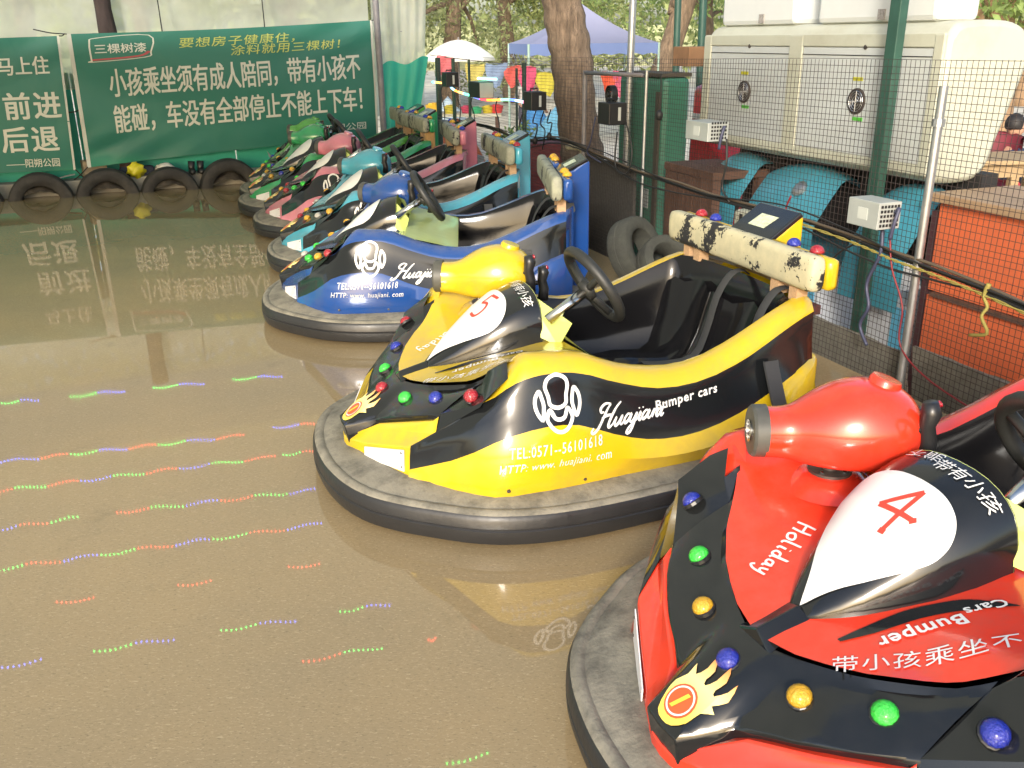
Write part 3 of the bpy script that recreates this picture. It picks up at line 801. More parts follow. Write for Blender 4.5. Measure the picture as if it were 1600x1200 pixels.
        lay('lettering', [tuple(o2 + dirv * x + up * (y - .005)) for x, y in V], F, ob(.0030), white_print, car, .03)
        V, F = text2d('Cars', .018, 0, 2, 1.08); V = fit2d(V, 0, .075); o2 = Vector((-.437, .222))
        lay('lettering', [tuple(o2 + dirv * x + up * (y - .005)) for x, y in V], F, ob(.0030), white_print, car, .03)
        d2 = Vector((.153, .063)).normalized(); u2 = Vector((-d2.y, d2.x))
        lay_strokes('lettering', HOLIDAY, .0055, lambda x, y: tuple(Vector((-.325, -.188)) + d2 * x * .029 + u2 * (y * .022 - .02)), ob(.0016), white_print, car, .03, taper=False)
    return car

YEL = (.56, .385, .010); RED = (.72, .038, .014); BLU = (.010, .055, .23); CYA = (.06, .34, .46); PNK = (.56, .19, .25); GRN = (.03, .30, .11); GR2 = (.09, .34, .06)
CARS = [
    ('bumper_car', 'yellow and black bumper car numbered 5 with white side lettering', (-.448, 2.988, 3.481), 'yellow', YEL, ['red', 'green', 'blue', 'red', 'red', 'blue'], '5', None, -.60, 0.0, 2, .16),
    ('bumper_car', 'red and black bumper car numbered 4 nearest in the right corner', (.415, 1.485, 3.54), 'red', RED, ['blue', 'yellow', 'green', 'blue', 'red', 'blue'], '4', None, -.60, 0.0, 2, .05),
    ('bumper_car', 'deep blue bumper car with lettered side and lime dash beside the yellow one', (-1.152, 5.109, 3.189), 'blue', BLU, ['clear', 'green', ('yellow', 'yellow'), ('red', 'yellow'), 'yellow', 'yellow'], None, None, -.86, .03, 1, .2),
    ('bumper_car', 'pale cyan and black bumper car between the blue and the pink one', (-1.429, 6.302, 3.344), 'cyan', CYA, ['red', 'yellow', 'clear', 'yellow', 'red', 'yellow'], None, None, -.60, .03, 1, .3),
    ('bumper_car', 'dusty pink and black bumper car with pink back tower', (-1.84, 7.522, 3.316), 'pink', PNK, ['yellow', 'red', 'green', ('green', 'yellow'), 'blue', 'yellow'], None, None, -.60, .03, 1, .3),
    ('bumper_car', 'emerald green and black bumper car behind the pink one', (-2.178, 8.319, 3.50), 'green', GRN, ['clear', 'yellow', 'blue', 'yellow', 'yellow', 'blue'], None, None, -.60, .03, 1, .3),
    ('bumper_car', 'grass green bumper car farthest back, mostly hidden by the emerald one', (-2.36, 9.02, 3.46), 'grass_green', GR2, ['yellow', 'green', 'blue', 'yellow', 'yellow', 'blue'], None, None, -.60, .03, 0, .1),
]
for i, (nm, lb, ps, cn, cc, lm, num, gc, tx, lift, let, da) in enumerate(CARS):
    make_car(nm, lb, ps, cn, cc, lm, num, gc, tx, True, lift, i + 1, let, da)
# ------------------------------------------------------------------ frames of the place
W0 = Vector((-4.84, 9.02)); WE = Vector((.922, .387)); WN = Vector((-.387, .922))      # back wall: along, away
F0 = Vector((1.77, 3.73)); FE = Vector((-.35, .937)); FN = Vector((.937, .35))         # fence: along, outwards
def wp(s, n, z): p = W0 + WE * s + WN * n; return Vector((p.x, p.y, z))
def fp(s, o, z): p = F0 + FE * s + FN * o; return Vector((p.x, p.y, z))
W_ANG = atan2(WE.y, WE.x); F_ANG = atan2(FE.y, FE.x)
WR = Matrix.Rotation(W_ANG, 3, 'Z'); FR = Matrix.Rotation(F_ANG, 3, 'Z')   # FR: local x along fence, local y = -FN

# ------------------------------------------------------------------ rink floor, outdoor ground, roof
def floor_mat():
    m = bpy.data.materials.new('worn_rink_floor'); nt, p = nodes_of(m); N, L = nt.nodes, nt.links
    tc = N.new('ShaderNodeTexCoord')
    def nz(sc, d, r=.6, vec=None, dist=0.0):
        n = N.new('ShaderNodeTexNoise'); n.inputs['Scale'].default_value = sc; n.inputs['Detail'].default_value = d
        n.inputs['Roughness'].default_value = r; n.inputs['Distortion'].default_value = dist
        L.new(vec or tc.outputs['Object'], n.inputs['Vector']); return n.outputs['Fac']
    def mr(s, a, b, c=0., d=1.):
        r = N.new('ShaderNodeMapRange'); 
        for k, v in zip(('From Min', 'From Max', 'To Min', 'To Max'), (a, b, c, d)): r.inputs[k].default_value = v
        L.new(s, r.inputs['Value']); return r.outputs[0]
    def mx(f, a, b):
        x = N.new('ShaderNodeMix'); x.data_type = 'RGBA'
        L.new(f, x.inputs['Factor'])
        for s, c in ((x.inputs['A'], a), (x.inputs['B'], b)):
            if hasattr(c, 'links'): L.new(c, s)
            else: s.default_value = (*c, 1)
        return x.outputs['Result']
    mp = N.new('ShaderNodeMapping'); mp.inputs['Rotation'].default_value = (0, 0, .35); mp.inputs['Scale'].default_value = (1, 2.6, 1)
    L.new(tc.outputs['Object'], mp.inputs[0])
    c = mx(mr(nz(1.1, 4), .35, .65), FLOOR_A, FLOOR_B)
    c = mx(mr(nz(70, 5, .72, mp.outputs[0], .8), .54, .66, 0, .75), c, FLOOR_C)          # pale fibres
    c = mx(mr(nz(95, 4, .72, mp.outputs[0], .5), .56, .68, 0, .75), c, FLOOR_D)           # dark flecks
    c = mx(mr(nz(3.2, 7, .75), .60, .74, 0, .45), c, FLOOR_D)                           # scuffed dirt
    L.new(c, p.inputs['Base Color'])
    L.new(mr(nz(2.3, 6, .65), .3, .7, .016, .036), p.inputs['Roughness'])
    p.inputs['Specular IOR Level'].default_value = .6
    b = N.new('ShaderNodeBump'); b.inputs['Strength'].default_value = .02; b.inputs['Distance'].default_value = .004
    L.new(nz(1.6, 3), b.inputs['Height']); L.new(b.outputs[0], p.inputs['Normal'])
    return m
FLOOR_A, FLOOR_B, FLOOR_C, FLOOR_D = (.265, .203, .116), (.310, .229, .122), (.42, .33, .20), (.14, .108, .062)
b = MB()
q = [wp(-7, .45, 0), wp(4.42, .45, 0), fp(7.0, -.10, 0), fp(-8, -.10, 0), wp(-7, -13, 0)]
b.prism(q, (0, 0, -.22), (0, 0, 0))
kind(b.build('rink_floor', floor_mat()), 'structure')
ground_m = mat('sandy_ground', (.72, .66, .55), .95, var=.25, vscale=.5, dirt=(.20, .17, .12), dirt_amt=.8, dirt_scale=1.6, bump=.3, bscale=12)
b = MB(); P = []
gx = [-300, -120, -50, -25, -14, -8, -4, 0, 3, 6, 9, 13, 18, 25, 40, 80, 300]; gy = [-300, -100, -40, -20, -10, -5, 0, 4, 7, 10, 13, 17, 22, 30, 45, 80, 300]
def gz(x, y):
    d = max(0, y - 12) if x < 2 else max(0, y - 16)
    return -.32 - .40 * min(1, d / 10)
for y in gy: P.append([(x, y, gz(x, y)) for x in gx])
b.grid(P); kind(b.build('ground', ground_m, smooth=True), 'structure')
b = MB(); b.grid([[(x, y, -.315) for x in np.linspace(-60, 60, 13)] for y in (-60, -20, -8, -3, -1.2)])
kind(b.build('unseen_dark_ground', mat('bounce_cutting_dark', (.055, .055, .058), .9, var=.25, vscale=3), fixn=False), 'structure')  # unseen dark ground added behind the camera to cut bounce and reflections
roof_m = mat('roof_frame', (.16, .17, .15), .8, var=.2, vscale=2)
def roof_film():
    m = bpy.data.materials.new('light_passing_roofing'); m.use_nodes = True; nt = m.node_tree; N, L = nt.nodes, nt.links
    N.remove(N['Principled BSDF']); out = N['Material Output']
    tr = N.new('ShaderNodeBsdfTranslucent'); tr.inputs[0].default_value = (.62, .63, .50, 1)  # translucency added to lift the light under the roof
    df = N.new('ShaderNodeBsdfDiffuse'); df.inputs[0].default_value = (.20, .20, .17, 1)
    a = N.new('ShaderNodeMixShader'); a.inputs[0].default_value = .30; L.new(tr.outputs[0], a.inputs[1]); L.new(df.outputs[0], a.inputs[2]); L.new(a.outputs[0], out.inputs[0])
    return m
roof_t = roof_film()
ROOF_Z = 2.12; ROOF_N = -8.0; ROOF_N1 = -1.3  # edges trimmed so the low sun gets in under and past the roof
b = MB(); P = []
for i in range(141):
    x = -7.05 + 10.4 * i / 140
    P.append([wp(x, n, ROOF_Z + .04 + .002 * cos(i * pi / 1.5)) for n in (ROOF_N, -6, -3, ROOF_N1)])
b.grid(P)
roof = thing('rink_roof', 'low corrugated roof over the bumper car rink, made translucent and cut short for the light', 'roof', wp(-.75, -4.5, ROOF_Z))
def rel(o, parent):   # place a mesh built in world coordinates under an Empty that is only moved
    o.parent = parent; o.location = o.location - parent.location; return o
rel(b.build('roof_sheet', roof_t), roof)
b = MB(); P = []
for i in range(141):
    x = -7.05 + 10.4 * i / 140
    P.append([wp(x, n, z + .002 * cos(i * pi / 1.5)) for n, z in ((-1.62, 2.78), (-.3, 2.48), (.9, 2.2))])
b.grid(P); rel(b.build('added_sky_blocker', roof_t), roof)  # unseen sheet added to keep sky out of floor reflections, sun passes below
for k in range(0):
    b = MB(); b.box(wp(-.75, -.1 - k * 2.3, ROOF_Z + .09), (12.4, .05, .06), WR); rel(b.build('purlin', roof_m), roof)

# ------------------------------------------------------------------ back wall
turq = mat('turquoise_sheet', (.03, .40, .29), .55, var=.15, vscale=3, bump=.2, bscale=5)
conc = mat('concrete', (.30, .29, .26), .9, var=.25, vscale=6, bump=.2, bscale=40)
pole_m = mat('painted_steel', (.20, .19, .20), .4, var=.2, vscale=12)
b = MB(); b.box(wp(-.8, .28, .07), (11.6, .20, .14), WR)
tag(b.build('low_kerb', conc, loc=wp(-.8, .28, 0), bevel=.008), 'long grey concrete kerb under the green banners', 'kerb')
def sheet(name, s0, s1, z0, z1, n, m, amp, parent=None, nu=60, nv=14, fx=None, thick=0.004, seed=0, hem=True):
    b = MB(); r = random.Random(seed); ph = [r.uniform(0, 6) for _ in range(6)]
    def w(u, v):
        return amp * (.5 * sin(u * 9 + ph[0] + 2 * v) + .35 * sin(u * 23 + ph[1] - 3 * v) + .25 * sin(u * 5 - v * 7 + ph[2]))
    G = []
    for sd in (0, 1):
        P = []
        for i in range(nu + 1):
            u = i / nu; row = []
            for j in range(nv + 1):
                v = j / nv
                s, z = (s0 + (s1 - s0) * u, z0 + (z1 - z0) * v) if fx is None else fx(u, v)
                row.append(wp(s, n + w(u, v) + sd * thick, z))
            P.append(row)
        b.grid(P, flip=bool(sd))
    return b
tw_ = thing('turquoise_wall', 'turquoise sheet wall running behind the banners and past the post', 'wall', wp(0, .2, 0))
for k, (a, c, z1) in enumerate([(-6.6, -1.5, 1.17), (-1.5, .68, 1.16), (.69, 2.2, 1.15), (2.21, 3.75, 1.16)]):
    rel(sheet('sheet_panel', a, c, .12, z1, .41, turq, .004, seed=k, nu=20, nv=4).build('sheet_panel', turq, smooth=True, fixn=False), tw_)
b = sheet('x', 3.80, 4.33, .08, 1.23, .10, turq, .028, seed=9, nu=24, nv=8, fx=lambda u, v: (3.80 + (.20 + .33 * v ** .7 + .0) * u + .0, .08 + (1.10 + .06 * u + .03 * sin(u * 9)) * v))
tag(b.build('turquoise_tarpaulin', turq, smooth=True, fixn=False, loc=wp(4, .1, 0)), 'loose turquoise tarpaulin hanging right of the grey post', 'tarpaulin')
# translucent plastic sheeting
def film_mat():
    m = bpy.data.materials.new('translucent_film'); m.use_nodes = True; nt = m.node_tree; N, L = nt.nodes, nt.links
    N.remove(N['Principled BSDF']); out = N['Material Output']
    tr = N.new('ShaderNodeBsdfTranslucent'); tr.inputs[0].default_value = (.88, .88, .74, 1)
    df = N.new('ShaderNodeBsdfDiffuse'); df.inputs[0].default_value = (.80, .80, .68, 1)
    tp = N.new('ShaderNodeBsdfTransparent'); tp.inputs[0].default_value = (.9, .95, .82, 1)
    tc = N.new('ShaderNodeTexCoord'); n = N.new('ShaderNodeTexNoise'); n.inputs['Scale'].default_value = 3; n.inputs['Detail'].default_value = 6
    L.new(tc.outputs['Object'], n.inputs['Vector'])
    r = N.new('ShaderNodeMapRange'); r.inputs['From Min'].default_value = .3; r.inputs['From Max'].default_value = .7; r.inputs['To Min'].default_value = .22; r.inputs['To Max'].default_value = .42
    L.new(n.outputs['Fac'], r.inputs['Value'])
    a = N.new('ShaderNodeMixShader'); a.inputs[0].default_value = .45; L.new(tr.outputs[0], a.inputs[1]); L.new(df.outputs[0], a.inputs[2])
    c = N.new('ShaderNodeMixShader'); L.new(r.outputs[0], c.inputs[0]); L.new(a.outputs[0], c.inputs[1]); L.new(tp.outputs[0], c.inputs[2])
    L.new(c.outputs[0], out.inputs[0]); return m
film = film_mat()
fs = thing('plastic_sheeting', 'pale translucent plastic sheeting hung above the green banners', 'plastic sheet', wp(0, .3, 1.1))
def film_sheet(s0, s1, fx=None, seed=0):
    b = MB(); r = random.Random(seed); P = []
    for i in range(41):
        u = i / 40; row = []
        for j in range(9):
            v = j / 8
            s, z = (s0 + (s1 - s0) * u, 1.0 + 1.1 * v) if fx is None else fx(u, v)
            row.append(wp(s, .43 + .012 * sin(u * 40 + seed) + .015 * sin(u * 13 + v * 3 + seed), z))
        P.append(row)
    b.grid(P); return b
for k, (a, c) in enumerate([(-6.6, -3.2), (-3.2, -.2), (-.2, 3.76)]):
    rel(film_sheet(a, c, seed=k).build('film_panel', film, smooth=True, fixn=False), fs)
rel(film_sheet(0, 0, lambda u, v: (3.80 + (.56 + .10 * v) * u, .62 + 1.48 * v - .0), 5).build('film_panel', film, smooth=True, fixn=False), fs)
for z in (1.52, 1.93):
    b = MB(); b.tube([wp(s, .455, z + .006 * sin(s * 3)) for s in np.linspace(-6.5, 4.4, 30)], .004, 5); rel(b.build('wire', pole_m), fs)
# posts
b = MB(); b.tube([wp(3.77, .06, 0), wp(3.765, .06, 1.1), wp(3.75, .06, 2.3)], .034, 14)
tag(b.build('roof_post', pole_m, smooth=True, angle=40, loc=wp(3.77, .06, 0)), 'round grey steel post at the right end of the big banner', 'post')
bark_dark = mat('dark_bark', (.045, .032, .030), .9, var=.4, vscale=14, bump=.6, bscale=30, stretch=(1, 1, .3))
b = MB(); b.tube([wp(1.10 + .008 * sin(k * 1.3), .315, .14 + k * .2) for k in range(11)], [.082 + .006 * sin(k * 2.1) for k in range(11)], 12)
tag(b.build('log_post', bark_dark, smooth=True, loc=wp(1.1, .315, .14)), 'dark rough log post rising behind the big green banner', 'post')

# ------------------------------------------------------------------ banners
def banner_mat():
    m = bpy.data.materials.new('green_banner_print'); nt, p = nodes_of(m); N, L = nt.nodes, nt.links
    tc = N.new('ShaderNodeTexCoord'); sx = N.new('ShaderNodeSeparateXYZ'); L.new(tc.outputs['Object'], sx.inputs[0])
    n = N.new('ShaderNodeTexNoise'); n.inputs['Scale'].default_value = 1.1; L.new(tc.outputs['Object'], n.inputs['Vector'])
    a = N.new('ShaderNodeMath'); a.operation = 'MULTIPLY_ADD'; L.new(n.outputs['Fac'], a.inputs[0]); a.inputs[1].default_value = .8; L.new(sx.outputs['Z'], a.inputs[2])
    r = N.new('ShaderNodeValToRGB'); L.new(a.outputs[0], r.inputs[0]); e = r.color_ramp.elements
    e[0].position = .45; e[0].color = (.035, .26, .14, 1); e[1].position = 1.0; e[1].color = (.032, .175, .13, 1)
    x = e.new(.7); x.color = (.026, .155, .115, 1)
    L.new(r.outputs[0], p.inputs['Base Color']); p.inputs['Roughness'].default_value = .38; p.inputs['Specular IOR Level'].default_value = .4
    b = N.new('ShaderNodeBump'); b.inputs['Strength'].default_value = .5; b.inputs['Distance'].default_value = .03
    n2 = N.new('ShaderNodeTexNoise'); n2.inputs['Scale'].default_value = 2.2; n2.inputs['Detail'].default_value = 3; n2.inputs['Distortion'].default_value = .8
    L.new(tc.outputs['Object'], n2.inputs['Vector']); L.new(n2.outputs['Fac'], b.inputs['Height']); L.new(b.outputs[0], p.inputs['Normal'])
    return m
ban_m = banner_mat()
ban_white = mat('banner_white', (.62, .64, .56), .5); ban_yel = mat('banner_yellow', (.50, .56, .14), .5); ban_red = mat('banner_red', (.45, .08, .09), .5)
rope_m = mat('dark_rope', (.03, .03, .03), .8)
edge_m = mat('banner_back', (.55, .56, .50), .6)
def make_banner(label, corners, prints, ropes):
    """corners: TL, TR, BR, BL as (s, z); prints: (kind, ...)"""
    TL, TR, BR, BL = [Vector(c) for c in corners]
    c0 = BL.lerp(BR, .5)
    root = thing('banner', label, 'banner', wp(c0.x, .17, c0.y))
    def pos(u, v, h=0.0):
        a = BL.lerp(BR, u); t = TL.lerp(TR, u); p = a.lerp(t, v)
        sag = -.018 * sin(pi * u) * v + .012 * sin(pi * u) * (1 - v)
        d = .012 * sin(u * 7 + v * 2.5) * (1 - .6 * v) + .016 * sin(3.1 * u + 5 * v) + .014 * (1 - u) ** 3 * sin(12 * v + 9 * u) + .004 * sin(31 * u + 9 * v) * (1 - v) + .012 * math.exp(-((u) ** 2 + (v) ** 2) * 14) * sin(26 * (v - u)) + .010 * math.exp(-((1 - u) ** 2 + (1 - v) ** 2) * 10) * sin(24 * (v - u))
        return wp(p.x, .155 + d - h, p.y + sag)
    for nm, off, m in (('cloth', 0, ban_m), ('cloth_back', -.003, edge_m)):
        b = MB(); b.grid([[pos(i / 90, j / 30, off) for j in range(31)] for i in range(91)])
        rel(b.build(nm, m, smooth=True, fixn=False), root)
    for u0, u1 in ((0, .012), (.993, 1)):
        b = MB(); b.grid([[pos(u0 + (u1 - u0) * i, j / 20, .0025) for j in range(21)] for i in (0, 1)])
        rel(b.build('hem', edge_m, fixn=False), root)
    Wd = (TL - TR).length; Hd = (TL - BL).length
    for pr in prints:
        if pr[0] == 'text':
            _, body, u0, u1, v0, v1, m, bold, shear, sp = pr
            V, F = text2d(body, 0.0, shear, 2, sp); V = fit2d(V, u0, u1, v0, v1)
        elif pr[0] == 'lines':
            _, lines, w, m = pr
            V, F = strokes2d(lines, w, False, 4)
        bd = pr[7] if pr[0] == 'text' else 0      # heavier strokes: shifted layers, each a hair in front of the last
        hs = (v1 - v0) * bd * 1.6 if bd else 0
        groups = {}
        for fc in F:
            cx = sum(V[i][0] for i in fc) / len(fc)
            groups.setdefault(int((cx - u0) / (u1 - u0) * len(body) * .9999) if bd else 0, []).append(fc)
        for fcs in groups.values():                # one character at a time
            V2, F2 = cut_long(V, fcs, .06)
            used = sorted({i for f_ in F2 for i in f_}); ix = {i: k for k, i in enumerate(used)}
            V2, F2 = [V2[i] for i in used], [tuple(ix[i] for i in f_) for f_ in F2]
            b = MB()
            for q, (dx, dy) in enumerate(((0, 0), (1, 0), (0, 1), (1, 1)) if bd else ((0, 0),)):
                b.add([pos(u + (dx - .5) * hs * Hd / Wd * 1.3, v + (dy - .5) * hs, .0045 + .0005 * q) for u, v in V2], F2)
            rel(b.build('lettering', m, root, fixn=False), root)
    for a, c in ropes:
        b = MB(); b.tube(smooth_poly([wp(*a), (wp(*a) + wp(*c)) / 2 - Vector((0, 0, .01)), wp(*c)], 4), .006, 6); rel(b.build('tie_rope', rope_m), root)
    return root
make_banner('large green banner with two lines of white characters and a framed logo', ((.735, 1.515), (3.735, 1.632), (3.73, .432), (.72, .262)), [
    ('text', '小孩乘坐须有成人陪同，带有小孩不', .105, .945, .515, .735, ban_white, .012, 0, 1.0),
    ('text', '能碰，车没有全部停止不能上下车！', .105, .945, .235, .455, ban_white, .012, 0, 1.0),
    ('text', '要想房子健康住，', .335, .72, .865, .945, ban_yel, .004, .15, 1.1),
    ('text', '涂料就用三棵树！', .50, .88, .785, .865, ban_yel, .004, .15, 1.1),
    ('text', '三棵树漆', .075, .232, .85, .92, ban_white, .016, 0, 1.0),
    ('lines', [[(.062, .79), (.062, .93), (.085, .965), (.245, .975), (.245, .85), (.225, .81), (.062, .79), (.064, .80)]], .005, ban_white),
    ('lines', [[(.064, .805), (.15, .812), (.215, .825), (.24, .855)]], .012, ban_red),
    ('text', '——阳朔公园', .72, .955, .075, .14, ban_white, .008, 0, 1.0)],
    [((.735, .16, 1.515), (.45, .2, 1.56)), ((3.73, .155, 1.63), (3.77, .10, 1.66)), ((3.73, .155, .44), (3.76, .1, .47)), ((.725, .155, .27), (.55, .26, .12)),
     ((1.6, .16, 1.53), (1.6, .3, 2.05)), ((2.6, .16, 1.57), (2.62, .3, 2.05))])
make_banner('smaller green banner at the left edge with large white characters', ((-2.2, 1.47), (.665, 1.50), (.61, .245), (-2.2, .26)), [
    ('text', '马上住', .803, .957, .73, .86, ban_white, .016, 0, 1.0),
    ('text', '前进', .805, .977, .405, .60, ban_white, .02, 0, 1.1),
    ('text', '后退', .782, .957, .155, .345, ban_white, .02, 0, 1.1),
    ('text', '——阳朔公园', .785, .952, .035, .10, ban_white, .01, 0, 1.0),
    ('lines', [[(.6, .375), (1.0, .375)]], .006, ban_m)],
    [((.665, .16, 1.50), (.72, .16, 1.52)), ((.63, .16, .8), (.74, .2, .82)), ((.61, .155, .25), (.70, .26, .13))])

# ------------------------------------------------------------------ half-sunk tyres along the wall
old_tyre = mat('old_tyre', (.022, .021, .021), .7, var=.4, vscale=10, dirt=(.075, .068, .058), dirt_amt=.45, dirt_scale=5, bump=.4, bscale=35)
debris_m = mat('mud_fill', (.055, .047, .038), .95, var=.5, vscale=25, bump=.8, bscale=30)
def tyre_mesh(R, w, full=False, seg=40):
    b = MB()
    prof = [(R * .60, -w * .42), (R * .66, -w * .5), (R * .84, -w * .52), (R * .95, -w * .46), (R, -w * .3), (R, -w * .05), (R * .985, -w * .03), (R * .985, w * .03), (R, w * .05), (R, w * .3), (R * .95, w * .46), (R * .84, w * .52), (R * .66, w * .5), (R * .60, w * .42), (R * .57, 0)]
    b.lathe(prof, (0, 0, 0), (0, 1, 0), seg, cap=False)
    P = b.v[:]; k = len(prof)
    b.grid([b.v[(k - 1) * seg:k * seg], b.v[0:seg]], close_v=True)
    return b
tyre_labels = ['old black tyre half sunk under the left banner, cut by the frame edge', 'old black tyre half sunk below the gap left of the banners', 'old black tyre half sunk just left of the yellow bag', 'old black tyre half sunk under the black boots', 'old black tyre half sunk nearest the parked cars, under the big banner']
tt = [(-.36, .30, .24), (.265, .30, .25), (.875, .305, .255), (1.47, .29, .235), (2.07, .305, .285)]
for (s, R, top), lb in zip(tt, tyre_labels):
    t = thing('half_tyre', lb, 'tyre', wp(s, .08, 0), W_ANG, 'half-sunk tyres edging the rink')
    b = tyre_mesh(R, .17); b.v = [(x, y, z + top - R) for x, y, z in b.v]
    b.build('tyre_body', old_tyre, t, smooth=True, angle=40)
    b = MB(); rr = random.Random(int(s * 100))
    P = []
    for i in range(9):
        a = i / 8; x = (-1 + 2 * a) * R * .62
        P.append([(x, y + rr.uniform(-.01, .01), max(-.005, .03 + (top * .60) * (1 - (2 * a - 1) ** 2) * (1 - abs(y) / .12) * rr.uniform(.5, 1.1))) for y in (-.08, -.05, -.02, .02, .05, .08)])
    b.grid(P); b.build('mud_fill', debris_m, t, smooth=True)

# ------------------------------------------------------------------ litter behind the tyres
def blob(n, r, seed, sq=(1, 1, 1), amp=.25):
    bm = bmesh.new(); bmesh.ops.create_icosphere(bm, subdivisions=n, radius=r); rr = random.Random(seed)
    import mathutils.noise as mn
    V = []
    for v in bm.verts:
        k = 1 + amp * mn.noise(Vector(v.co) * (2.2 / r) + Vector((seed, seed * 2, 0)))
        V.append((v.co.x * sq[0] * k, v.co.y * sq[1] * k, v.co.z * sq[2] * k))
    b = MB(); b.add(V, [tuple(x.index for x in f.verts) for f in bm.faces]); bm.free(); return b
yb = thing('plastic_bag', 'knotted bright yellow plastic bag on the kerb below the big banner', 'bag', wp(1.17, .20, .14), W_ANG)
ym = mat('yellow_bag', (.62, .55, .02), .35, coat=.2)
b = blob(3, .085, 3, (1, .7, .85), .5); b.v = [(x, y, z + .065) for x, y, z in b.v]; b.build('bag_body', ym, yb, smooth=True)
b = MB(); b.tube([(0.01, 0, .12), (.0, 0, .15), (-.02, 0, .175), (-.045, .01, .18)], [.02, .012, .018, .003], 7); b.tube([(0, 0, .15), (.03, 0, .18), (.06, 0, .172)], [.012, .016, .003], 7); b.build('bag_knot', ym, yb, smooth=True)
wb = blob(3, .075, 8, (1.3, .6, .8), .5); wb.v = [(x, y, z + .055) for x, y, z in wb.v]
o = wb.build('plastic_bag', mat('white_bag', (.60, .60, .55), .5), smooth=True); o.location = wp(1.45, .22, .14); tag(o, 'crumpled white plastic bag right of the yellow bag', 'bag')
b = MB(); b.box((0, 0, .05), (.34, .10, .10), Matrix.Rotation(.06, 3, 'Z')); o = b.build('cloth_bundle', mat('navy_cloth', (.025, .03, .05), .9, var=.4, vscale=20), bevel=.03); o.location = wp(1.18, .255, .14); o.rotation_euler = (0, 0, W_ANG); tag(o, 'dark navy cloth bundle behind the yellow bag', 'cloth bundle')
bt = thing('boots', 'pair of black boots standing under the big banner', 'boots', wp(1.76, .2, .14), W_ANG)
for k in (-.045, .045):
    b = MB(); b.tube([(k, .02, .0), (k, .02, .06), (k + .004, .02, .12)], [.038, .033, .036], 10); b.tube([(k, .02, .022), (k, -.06, .025), (k, -.11, .02)], [.034, .035, .022], 10)
    b.build('boot', grip_black, bt, smooth=True)
paper = mat('old_paper', (.55, .52, .45), .8, var=.35, vscale=15)
t = thing('paper_heap', 'heap of crumpled paper and rags at the wall by the green cars', 'litter', wp(2.62, .12, .0), W_ANG)
rr = random.Random(4)
for k in range(16):
    b = MB(); R3 = Matrix.Rotation(rr.uniform(-1, 1), 3, 'X') @ Matrix.Rotation(rr.uniform(-1.2, 1.2), 3, 'Y') @ Matrix.Rotation(rr.uniform(0, 3), 3, 'Z')
    c = Vector((rr.uniform(-.2, .2), rr.uniform(-.05, .05), rr.uniform(.05, .28)))
    P = [[c + R3 @ Vector((x, y, .02 * sin(9 * x + k) + .02 * cos(11 * y))) for y in (-.05, 0, .05)] for x in (-.1, -.05, 0, .05, .1)]
    b.grid(P); b.build('paper_sheet', paper, t)
b = MB(); b.box((0, 0, .09), (.22, .14, .18)); o = b.build('carton', mat('carton', (.33, .27, .19), .9, var=.2, vscale=8), bevel=.004); o.location = wp(.78, .3, .14); o.rotation_euler = (0, 0, W_ANG + .2); tag(o, 'worn brown carton in the gap between the two banners', 'box')
b = MB(); rr = random.Random(8)
P = [[(x, y, .012 * sin(13 * x) + .01 * cos(17 * y) + .02) for y in (-.06, -.02, .02, .06)] for x in np.linspace(-.15, .15, 7)]
b.grid(P); o = b.build('flattened_sack', paper, smooth=True); o.location = wp(.45, .22, .145); o.rotation_euler = (0, -.1, W_ANG); tag(o, 'flattened pale sack lying on the kerb under the left banner', 'sack')

# ------------------------------------------------------------------ light strings under the roof (seen mirrored in the floor)
LEDM = {}
for n_, c in (('red', (1, .06, .04)), ('green', (.05, 1, .12)), ('blue', (.10, .14, 1))):
    LEDM[n_] = mat('led_' + n_, c, .3, emit=1.0); 
    LEDM[n_].node_tree.nodes['Principled BSDF'].inputs['Emission Strength'].default_value = 20.0
def led_pt(u, v, z=1.96):
    a = (u - 800) / F_PX; bb = (v - 600) / F_PX
    d = ax_r * a + ax_d * bb + fwd; t = (CAM_H + z) / (-d.z)
    return Vector((d.x * t, d.y * t, z))
# each string: list of lit runs (start, end in the photograph, colours in order)
LED_STR = 14.0
STR = [
 ('second string from the back wall', [((0, 630), (62, 624), 'gb'), ((108, 620), (196, 610), 'gb'), ((238, 606), (320, 598), 'gb'), ((362, 593), (442, 587), 'gb')]),
 ('string with the longest bright run', [((-30, 725), (383, 680), 'bbrgbrgbr'), ((425, 668), (512, 661), 'br')]),
 ('string right in front of the long bright one', [((-30, 771), (432, 713), 'rgrbgrbgr'), ((440, 711), (502, 704), 'gr')]),
 ('string with two broken runs', [((-20, 830), (125, 808), 'brg'), ((180, 801), (505, 764), 'rgbrgb')]),
 ('dim long string in the middle of the roof', [((-20, 892), (505, 818), 'grbgrbgrb')]),
 ('string showing only three short red runs', [((85, 941), (150, 935), 'r'), ((275, 915), (333, 908), 'r'), ((448, 886), (502, 882), 'r')]),
 ('string of four green and blue runs', [((-10, 1044), (68, 1031), 'b'), ((143, 1018), (275, 997), 'gb'), ((342, 985), (465, 968), 'gb'), ((528, 956), (612, 943), 'gb')]),
 ('nearest string with red and green runs', [((470, 1034), (600, 1010), 'rg'), ((668, 1000), (682, 997), 'r')]),
 ('string at the front edge of the roof', [((694, 1194), (766, 1177), 'g')])]
icos = bmesh.new(); bmesh.ops.create_icosphere(icos, subdivisions=1, radius=1)
IV = [v.co.copy() for v in icos.verts]; IF = [tuple(v.index for v in f.verts) for f in icos.faces]; icos.free()
